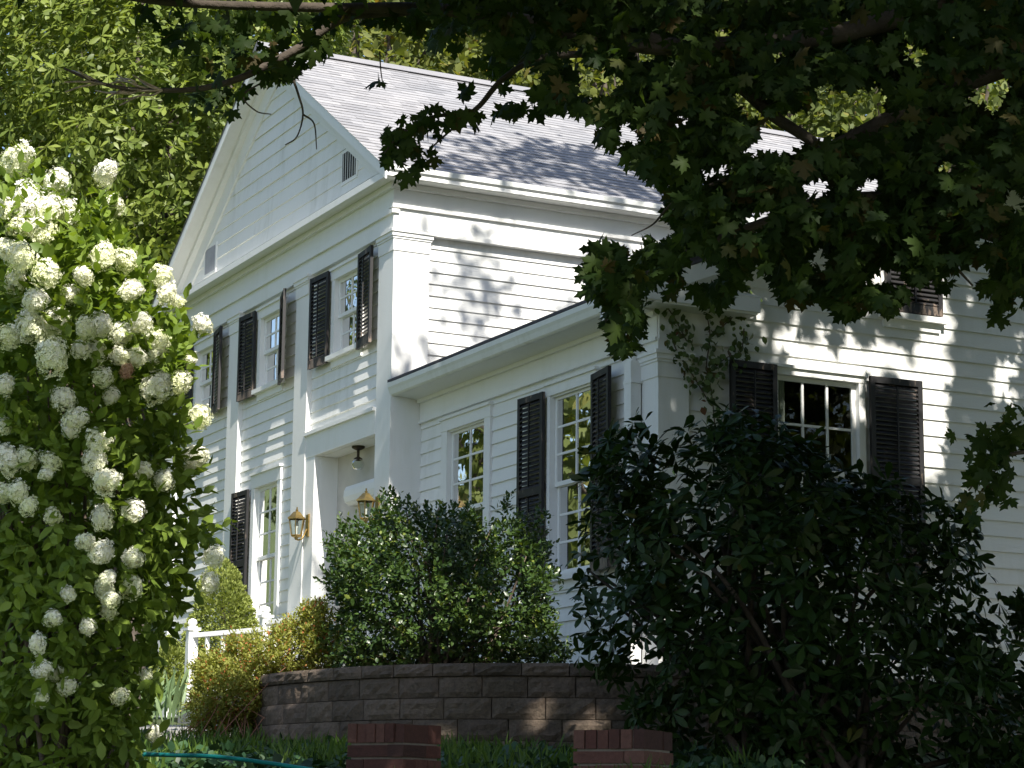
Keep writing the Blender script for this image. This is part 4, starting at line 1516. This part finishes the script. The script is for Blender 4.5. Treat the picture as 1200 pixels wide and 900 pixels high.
# ------------------------------------------------------------------ the maple overhead
mt = thing('maple_tree', 'maple tree leaning in from the right, its shaded leafy branches hanging over the view', 'tree', tuple(dr(9.6, 5.2, -0.05)))
m = MB()
m.tube([dr(9.6, 5.2, -0.1), dr(9.6, 5.15, 0.6), dr(9.6, 5.0, 2.5), dr(9.7, 4.8, 5.0), dr(10.0, 4.5, 8.0), dr(10.2, 4.3, 11.5)], [0.42, 0.32, 0.28, 0.24, 0.16, 0.06], 12)
m.build('trunk', M_BARK, mt, True)
limbs = [
    ([(1330, -40, 9.6), (1150, -10, 9.4), (980, 40, 9.2), (800, 55, 9.0), (690, 42, 8.9), (600, 22, 8.7), (500, 10, 8.6), (380, 9, 8.5), (190, 2, 8.4), (80, -20, 8.3)], 0.050, 0.010),
    ([(520, 12, 8.6), (450, 14, 8.6), (400, 22, 8.55), (352, 55, 8.5), (310, 78, 8.45), (280, 92, 8.4), (240, 103, 8.4), (200, 106, 8.35), (150, 104, 8.3), (110, 95, 8.3), (75, 80, 8.3)], 0.022, 0.004),
    ([(1330, 30, 9.6), (1180, 80, 9.5), (1080, 120, 9.4), (1010, 155, 9.3), (965, 178, 9.2)], 0.040, 0.028),
    ([(700, 30, 8.9), (800, 60, 9.0), (860, 95, 9.1), (905, 135, 9.15), (965, 178, 9.2), (930, 200, 9.3), (880, 215, 9.3), (840, 250, 9.3)], 0.036, 0.010),
    ([(1340, 330, 9.8), (1200, 282, 9.6), (1120, 258, 9.5), (1040, 235, 9.4), (960, 240, 9.3), (900, 260, 9.2), (830, 285, 9.1), (770, 315, 9.0), (725, 335, 9.0)], 0.055, 0.006),
    ([(760, 52, 8.9), (700, 62, 8.8), (633, 68, 8.75), (590, 92, 8.7), (562, 124, 8.7), (545, 134, 8.7), (512, 136, 8.7), (482, 148, 8.65), (462, 165, 8.6), (450, 180, 8.6)], 0.016, 0.003),
    ([(960, 178, 9.2), (990, 240, 9.3), (1010, 300, 9.3), (1020, 350, 9.3)], 0.016, 0.004),
    ([(1080, 245, 9.5), (1110, 300, 9.4), (1140, 335, 9.4)], 0.014, 0.004),
    ([(850, 210, 9.2), (800, 230, 9.1), (780, 246, 9.1), (765, 263, 9.1), (740, 276, 9.1)], 0.008, 0.002),
    ([(335, 62, 8.5), (341, 85, 8.5), (350, 112, 8.5), (355, 134, 8.5), (348, 160, 8.5), (334, 170, 8.5)], 0.006, 0.002),
    ([(355, 134, 8.5), (368, 145, 8.5), (371, 175, 8.5)], 0.004, 0.002),
    ([(310, 95, 8.45), (285, 112, 8.4), (300, 130, 8.4), (318, 134, 8.4)], 0.004, 0.002),
    ([(1340, 560, 9.2), (1260, 540, 9.1), (1200, 530, 9.0), (1160, 545, 9.0), (1135, 575, 9.0)], 0.014, 0.003),
    ([(560, 124, 8.7), (520, 160, 8.7), (500, 178, 8.65)], 0.006, 0.002),
    ([(445, 60, 8.6), (446, 80, 8.6), (448, 95, 8.6)], 0.003, 0.002),
]
for pts, r0, r1 in limbs:
    w = smooth_path([P(*q) for q in pts], 6)
    m = MB()
    m.tube(w, list(np.linspace(r0, r1, len(w))), 8)
    m.build('limb', M_BARK, mt, True)
for (a, b, c, r) in (((9.6, 5.0, 3.0), (8.0, 3.0, 5.5), (6.5, 0.8, 7.0), 0.14), ((9.7, 4.8, 4.5), (12.5, 4.6, 8), (15, 4.2, 10.5), 0.14), ((9.8, 4.7, 6), (9, 2.5, 9), (8.5, 0.5, 10.5), 0.11), ((9.7, 4.8, 4), (7, 6.5, 7), (5, 8, 9), 0.12),
                     ((9.6, 5.0, 2.6), (9.5, 4.2, 3.3), (9.5, 2.9, 3.6), 0.12), ((9.6, 5.0, 2.2), (9.7, 3.9, 2.5), (9.7, 2.6, 2.35), 0.10)):
    w = smooth_path([dr(*a), dr(*b), dr(*c)], 8)
    m = MB()
    m.tube(w, list(np.linspace(r, r * 0.3, len(w))), 9)
    m.build('limb', M_BARK, mt, True)
m = MB()                                       # bleached dead twigs at the far left tips
for (x, y) in ((180, 106), (150, 104), (120, 98), (190, 106), (165, 105)):
    for k in range(4):
        a = random.uniform(2.4, 3.9)
        L_ = random.uniform(20, 55)
        e = (x + L_ * math.cos(a), y + L_ * math.sin(a) * 0.7)
        mid = ((x + e[0]) / 2 + random.uniform(-4, 4), (y + e[1]) / 2 + random.uniform(-5, 5))
        m.tube(smooth_path([P(x, y, 8.33), P(*mid, 8.3), P(*e, 8.3 + random.uniform(-.2, .2))], 4), [0.004] * 4 + [0.0035] * 4 + [0.002], 5)
m.build('dead_twigs', M_DEADTWIG, mt, True)

# hanging leaves in view
mpoly = [(490, -30), (505, 28), (545, 62), (590, 92), (612, 88), (640, 112), (668, 122), (700, 138), (716, 160), (740, 180), (775, 218), (800, 226), (792, 262), (742, 300), (705, 312), (690, 330), (712, 360),
         (732, 400), (752, 380), (760, 348), (800, 352), (850, 350), (872, 322), (905, 330), (925, 362), (965, 366), (1020, 376), (1045, 362), (1062, 348), (1100, 352), (1130, 345), (1165, 358), (1240, 350), (1240, -30)]
mpoly = [(x, y - 14 if y > 300 else y) for x, y in mpoly]
L_DET = maple_leaf(True)
L_LOW = maple_leaf(False)


def hang(name, pts, size, tmpl, upn=0.35, down=0.55):
    n = len(pts)
    X = norm(rng.normal(size=(n, 3)) * 0.6 + np.array([0, 0, -down]) + np.append(-R2 * 0.25, 0))
    Nn = norm(rng.normal(size=(n, 3)) * 0.55 + np.array([0, 0, upn]) + np.append(-F2 * 0.45, 0))
    return leaf_cloud(name, tmpl[0], tmpl[1], pts, X, Nn, size * rng.uniform(0.6, 1.2, n), M_MAPLE, mt)


GAPS = [(990, 128, 52, 30), (925, 150, 30, 18), (698, 92, 26, 16), (880, 118, 18, 12), (1160, 100, 22, 22), (760, 60, 14, 10), (905, 172, 34, 8), (1190, 232, 10, 16), (1075, 60, 12, 10), (620, 90, 22, 14), (840, 200, 10, 8), (1135, 318, 22, 12), (825, 315, 24, 12), (1040, 322, 18, 10), (960, 215, 14, 8), (740, 150, 10, 8), (670, 60, 10, 7), (560, 50, 14, 8), (800, 140, 9, 7), (1020, 215, 10, 8), (1110, 190, 9, 7), (890, 255, 14, 9), (1150, 280, 10, 7), (780, 270, 10, 7), (960, 300, 12, 8), (1085, 340, 16, 10), (690, 170, 12, 8), (850, 40, 8, 6), (1000, 30, 8, 6), (910, 60, 7, 5)]


def depth_slab(poly, d0, d1, n, clump, cs, seed):
    poly = np.asarray(poly, float)
    lo, hi = poly.min(0) - 20, poly.max(0) + 20
    out = []
    while sum(map(len, out)) < n:
        k = 3 * n
        x, y = rng.uniform(lo[0], hi[0], k), rng.uniform(lo[1], hi[1], k)
        ins, dist = poly_dist(x, y, poly)
        q = np.stack([x, y, x * 0], 1)
        ins = np.where(ins, dist, -dist) + 16 * (lump(q, 0.05, 61) + 0.6 * lump(q, 0.15, 62)) > 0
        for (gx, gy, ga, gb) in GAPS:
            ins &= ((x - gx) / (ga + 8)) ** 2 + ((y - gy) / (gb + 8)) ** 2 + 0.5 * lump(q, 0.12, 63) > 1
        x, y = x[ins], y[ins]
        d = rng.uniform(d0, d1, len(x))
        p = CAM + (((x - CX) / FPX)[:, None] * RT + ((y - CY) / FPX)[:, None] * DN + FW) * d[:, None]
        keep = lump(p, cs, seed) + rng.uniform(-0.5, 0.5, len(p)) > -1 + clump
        out.append(p[keep])
    return np.concatenate(out)[:n]


pts = [depth_slab(mpoly, 7.8, 11.6, 12500, 0.98, 4.2, 31)]
for (x, y, rx, ry, k) in ((465, 170, 26, 32, 40), (492, 178, 16, 16, 12), (530, 130, 34, 14, 18), (505, 140, 18, 14, 12), (600, 128, 30, 10, 12), (716, 340, 26, 22, 40), (735, 385, 18, 24, 22), (325, 76, 30, 18, 46), (270, 62, 50, 40, 46), (250, 108, 40, 18, 18), (365, 50, 20, 22, 12), (400, 16, 60, 14, 22),
                          (290, 25, 90, 22, 36), (205, 30, 60, 26, 16), (480, 20, 40, 16, 22), (447, 96, 7, 5, 3), (1165, 540, 40, 50, 60), (1190, 500, 25, 25, 28), (1140, 590, 16, 22, 10), (720, 370, 22, 30, 26), (1180, 360, 25, 14, 12)):
    pts.append(np.array([P(x + random.gauss(0, rx * 0.5), y + random.gauss(0, ry * 0.5), (8.6 if x < 1000 else 9.0) + random.gauss(0, 0.18)) for _ in range(k)]))
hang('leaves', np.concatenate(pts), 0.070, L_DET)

# the rest of the crown, above and beyond the picture
n = 120000
cc = np.array([11.0, 5.0, 8.6])
q = rng.normal(size=(n, 3))
q = q / np.linalg.norm(q, axis=1, keepdims=True) * rng.uniform(0.0, 1, (n, 1)) ** 0.45
q = cc + q * np.array([9.8, 6.6, 6.8])
q = q[(q[:, 2] > 2.4)]
p = np.stack([CAM[0] + F2[0] * q[:, 0] + R2[0] * q[:, 1], CAM[1] + F2[1] * q[:, 0] + R2[1] * q[:, 1], q[:, 2]], 1)
p = p[lump(p, 1.5, 44) + rng.uniform(-0.5, 0.5, len(p)) > -0.75]
x, y, d = project(p)
vis = (x > -40) & (x < 1240) & (y > -40) & (y < 940) & (d > 0)
p = p[~vis & (d > 1.5)]


def shadow_x(p, X):                            # where a leaf's shadow falls on the plane x = X
    t = (p[:, 0] - X) / SUN[0]
    return p[:, 1] - SUN[1] * t, p[:, 2] - SUN[2] * t


kill = np.zeros(len(p), bool)  # crown leaves cut away so sun and dapples fall as set below
yy, zz = shadow_x(p, 0.0)                      # upper side wall: dappled
w = (yy > -1.5) & (yy < 6) & (zz > 4.2) & (zz < 7.0)
kill |= w & ((lump(np.stack([yy * 0, yy * 1.3, zz * 0.7], 1), 3.0, 71) < 0.28) | (rng.random(len(p)) < 0.35))
h = p[:, 2] - RZ + SLOPE * (p[:, 0] - RX)      # roof: sunlit but for a patch near the eave
t = h / (SUN[2] + SLOPE * SUN[0])
rx, ry = p[:, 0] - SUN[0] * t, p[:, 1] - SUN[1] * t
patch = ((rx + 0.75) / 0.85) ** 2 + ((ry - 2.7) / 1.7) ** 2 + 0.9 * lump(np.stack([rx, ry, rx * 0], 1), 2.2, 90) < 0.9
kill |= (t > 0) & (rx < 0.3) & (rx > RX - 1) & (ry > -1.5) & (ry < 10) & ~patch
yy, zz = shadow_x(p, 5.05)                     # bright streaks on the wing's end wall
kill |= (np.abs(yy - 3.28 - 0.12 * (zz - 3.5)) < 0.23) & (zz > 3.0) & (zz < 4.85)
kill |= (np.abs(yy - 4.15) < 0.12) & (np.abs(zz - 4.15) < 0.26)
kill |= (np.abs(yy - 1.35) < 0.10) & (np.abs(zz - 4.55) < 0.18)
kill |= (yy > 1.4) & (yy < 4.6) & (zz > 3.7) & (zz < 5.2) & (lump(np.stack([yy * 0, yy * 1.5, zz * 0.6], 1), 3.6, 17) > 0.22)
kill |= (yy > -0.05) & (yy < 0.45) & (zz > 1.1) & (zz < 1.9)
hc = dr(HD, -1.75, 0)                          # the hydrangea stands in the sun
t = (p - hc) @ np.array([*F2, 0]) / (SUN @ np.array([*F2, 0]))
rr_ = (p - t[:, None] * SUN - hc) @ np.array([*R2, 0])
zz = (p - t[:, None] * SUN)[:, 2]
kill |= (rr_ < 0.75) & (zz > 1.3)
for (d1, r0, r1, z0, z1) in ((19.3, -3.2, -1.4, 0.2, 2.2), (22.0, -4.2, -1.8, 0.3, 2.4), (25.5, -4.6, -2.0, 0.2, 3.4), (18.3, -1.9, -0.7, 0.4, 2.6), (18.3, -0.8, 0.7, 0.7, 2.4), (13.3, -2.8, -1.0, 0.1, 2.4)):
    hc = dr(d1, 0, 0)                          # azalea, spruces, steps and the holly's upper shoots catch the sun
    t = (p - hc) @ np.array([*F2, 0]) / (SUN @ np.array([*F2, 0]))
    s_ = p - t[:, None] * SUN - hc
    rr_, zz = s_ @ np.array([*R2, 0]), s_[:, 2]
    wv = 0.35 * lump(np.stack([rr_, zz, rr_ * 0], 1), 2.6, 78)
    k_ = (rr_ > r0 + wv) & (rr_ < r1 + wv) & (zz > z0) & (zz < z1) & (t > 0)
    if d1 == 18.3: k_ &= lump(np.stack([rr_, zz, rr_ * 0], 1), 3.6, 79) > (-0.45 if r0 < -1 else -0.1)
    if d1 == 13.3: k_ &= lump(np.stack([rr_, zz, rr_ * 0], 1), 3.0, 77) > -0.25
    kill |= k_
hc = dr(16.75, 0, 0)                           # slanting flecks on the block wall
t = (p - hc) @ np.array([*F2, 0]) / (SUN @ np.array([*F2, 0]))
s_ = p - t[:, None] * SUN - hc
rr_, zz = s_ @ np.array([*R2, 0]), s_[:, 2]
for r0 in (-1.15, -0.55, 0.12, 0.55):
    kill |= (np.abs(rr_ - r0 - 0.6 * (zz - 0.55)) < 0.14) & (zz < 0.85) & (zz > 0.2) & (t > 0)
e1 = np.cross(SUN, [0, 0, 1.0])                # a few open shafts through the crown
e1 /= np.linalg.norm(e1)
uv = np.stack([p @ e1, p @ np.cross(SUN, e1), p[:, 0] * 0], 1)
kill |= lump(uv, 3.4, 303) > 0.85
p = p[~kill]
# unseen leaf sprays added up-sun to dapple the upper side wall and lower roof
ex = []
def shade_spray(w, t, n, sx, seed):
    c = np.asarray(w) + SUN * t
    return c + rng.normal(size=(n, 3)) * np.array([sx, sx, sx * 0.7])
for _ in range(150):
    y_, z_ = random.uniform(-0.1, 5.5), random.uniform(4.6, 6.6)
    if lump(np.array([[0, y_ * 1.2, z_ * 0.55]]), 2.6, 72)[0] + (0.05 if y_ < 0.9 else 0) > 0.05:
        ex.append(shade_spray((0, y_, z_), random.uniform(11, 17), 17, 0.24, 0))
for _ in range(110):
    x_, y_ = random.uniform(-1.9, 0.2), random.uniform(0.3, 5.5)
    if ((x_ + 0.7) / 0.8) ** 2 + ((y_ - 3.2) / 1.9) ** 2 < 1 or (x_ > -0.35 and y_ < 1.2):
        ex.append(shade_spray((x_, y_, float(roof_z(x_))), random.uniform(8, 12), 26, 0.30, 0))
for _ in range(760):                           # unseen low sprays added to shade the hydrangea's skirts and the lawn
    w = dr(random.uniform(9.6, 10.4), random.uniform(-2.9, -0.75), random.uniform(-0.1, 1.3))
    if w[2] > 1.0 and random.random() < 0.5: continue
    r_ = (w - CAM)[:2] @ R2
    if -1.5 < r_ < -1.2 and w[2] > 0.35: continue
    ex.append(shade_spray(w, random.uniform(3.6, 5.6), 7, 0.10, 0))
e = np.concatenate(ex)
x, y, d = project(e)
e = e[~((x > -30) & (x < 1230) & (y > -30) & (y < 930))]
p = np.concatenate([p, e])
hc = dr(8.4, 0, 0)                             # leaves cut away so sun reaches the left branch
t = (p - hc) @ np.array([*F2, 0]) / (SUN @ np.array([*F2, 0]))
s_ = p - t[:, None] * SUN - hc
rr_, zz = s_ @ np.array([*R2, 0]), s_[:, 2]
p = p[~((rr_ > -1.4) & (rr_ < -0.72) & (zz > 2.3) & (zz < 3.2) & (t > 0.1))]
n = len(p)
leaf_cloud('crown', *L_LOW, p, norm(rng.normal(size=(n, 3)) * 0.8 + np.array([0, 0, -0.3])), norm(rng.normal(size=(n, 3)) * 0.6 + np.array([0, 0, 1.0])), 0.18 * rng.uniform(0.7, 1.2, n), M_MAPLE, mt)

# ------------------------------------------------------------------ trees behind the house
tpoly = [(-160, -160), (420, -160), (430, 0), (360, 160), (300, 330), (240, 420), (-160, 520)]
bt = thing('broadleaf_tree', 'tall sunlit broadleaf tree with glossy whorled leaves behind the left end of the house', 'tree', tuple(dr(37, -6.2, 1.2)))
whorls('crown', tpoly, 37.0, 2.8, 8500, 7, 0.19, oblan(0.38), M_MAGNOLIA, bt, 0.6, 0.45, 0.62, 1.9, 12, 0.0, (-0.6, 0.7))
m = MB()
m.tube([dr(37, -6.2, 1.1), dr(37, -6.1, 5), dr(37, -6.0, 10), dr(37, -5.6, 14)], [0.25, 0.2, 0.14, 0.05], 9)
m.build('trunk', M_BARK, bt, True)


def crown_tree(name, label, cat, base, h, cr, n, size, mat, group=None, zc=0.62, seed=0):
    t = thing(name, label, cat, tuple(base), group)
    b = np.asarray(base)
    m = MB()
    m.tube([b, b + np.array([0.1, 0.1, h * 0.4]), b + np.array([-0.1, 0.2, h * 0.85])], [0.03 * h * 0.5, 0.02 * h * 0.5, 0.03], 8)
    for k in range(7):
        a = random.uniform(0, 6.28)
        e = b + np.array([math.cos(a) * cr * 0.7, math.sin(a) * cr * 0.7, h * random.uniform(0.5, 0.9)])
        s = b + np.array([0, 0, h * random.uniform(0.25, 0.55)])
        m.tube([s, (s + e) / 2 + np.array([0, 0, 0.3]), e], [0.08, 0.06, 0.02], 6)
    m.build('trunk', M_BARK, t, True)
    q = rng.normal(size=(n, 3))
    q = q / np.linalg.norm(q, axis=1, keepdims=True) * rng.uniform(0.1, 1, (n, 1)) ** 0.4
    p = b + np.array([0, 0, h * zc]) + q * np.array([cr, cr, h * (1 - zc)])
    k = lump(p, 1.3, seed) + rng.uniform(-0.5, 0.5, n) > -0.35
    p, q = p[k], q[k]
    nn = len(p)
    leaf_cloud('crown', *OVAL, p, norm(q * 0.6 + rng.normal(size=(nn, 3)) * 0.7 + np.array([0, 0, -0.2])), norm(q * 0.6 + np.array([0, 0, 0.7]) + rng.normal(size=(nn, 3)) * 0.5), size * rng.uniform(0.6, 1.2, nn), mat, t)


wood = [(250, 52, 0), (395, 47, 1), (470, 58, 0), (560, 46, 1), (660, 56, 0), (740, 48, 1), (850, 58, 1), (930, 47, 0), (1010, 56, 1), (1100, 48, 0), (1190, 57, 1), (60, 56, 0), (330, 66, 0), (610, 70, 1), (900, 70, 0), (1150, 70, 1),
        (130, 46, 0), (-40, 47, 1), (20, 66, 0), (190, 68, 0), (380, 88, 0), (560, 92, 0), (740, 86, 0), (920, 90, 0), (1100, 88, 0)]
descr = ['green', 'yellowing']
where = ('behind the left rake of the gable', 'just right of the gable peak', 'second right of the gable peak', 'behind the thin twig over the roof', 'over the middle of the ridge',
         'where the maple leaves meet the ridge', 'behind the left arm of the forked limb', 'right behind the fork of the limb', 'right of the forked maple limb', 'above the wing, farther right',
         'at the right edge of the view', 'behind the broadleaf tree, far back', 'deep behind the gable peak', 'deep behind the middle of the ridge', 'deep behind the forked limb', 'deep behind the wing at right',
         'close behind the broadleaf tree', 'at the far left edge', 'deepest at the far left', 'deep behind the left eave',
         'on the far hillside above the gable peak', 'on the far hillside over the roof', 'on the far hillside over the ridge end', 'on the far hillside above the forked limb', 'on the far hillside at the upper right')
for i, (px, d, k) in enumerate(wood):
    r = (px - CX) / FPX * d
    b = dr(d, r, float(ground_h(d, r)) - 0.1)
    h = 0.40 * d - b[2] + random.uniform(1.0, 4.0)
    crown_tree('woodland_tree', '%s woodland tree %s' % (descr[k], where[i]),
               'tree', b, h, 3.6 if d < 60 else (5.5 if d < 80 else 9.0), 9000, 0.27 if d < 80 else 0.5, M_FOREST2 if k else M_FOREST, 'trees on the hillside behind the house', 0.60, i)
# unseen trees added around the house for the panes to mirror
for i, (x, y, h) in enumerate(((-16, -17, 12), (-9, -22, 13), (-24, -12, 13), (15, 12.5, 11), (-13, -9.5, 11))):
    q = (np.array([x, y]) - CAM[:2])
    d, r = q @ F2, q @ R2
    crown_tree('unseen_tree', ('lawn tree opposite the front door', 'lawn tree nearest the street', 'lawn tree far beyond the left end of the house', 'added side yard tree right of the wing', 'added lawn tree close off the left corner of the house')[i] + ', out of view', 'tree', (x, y, float(ground_h(d, r)) - 0.1), h, 4.4, 7000, 0.36, M_FOREST, 'trees on the front lawn', 0.56, 30 + i)
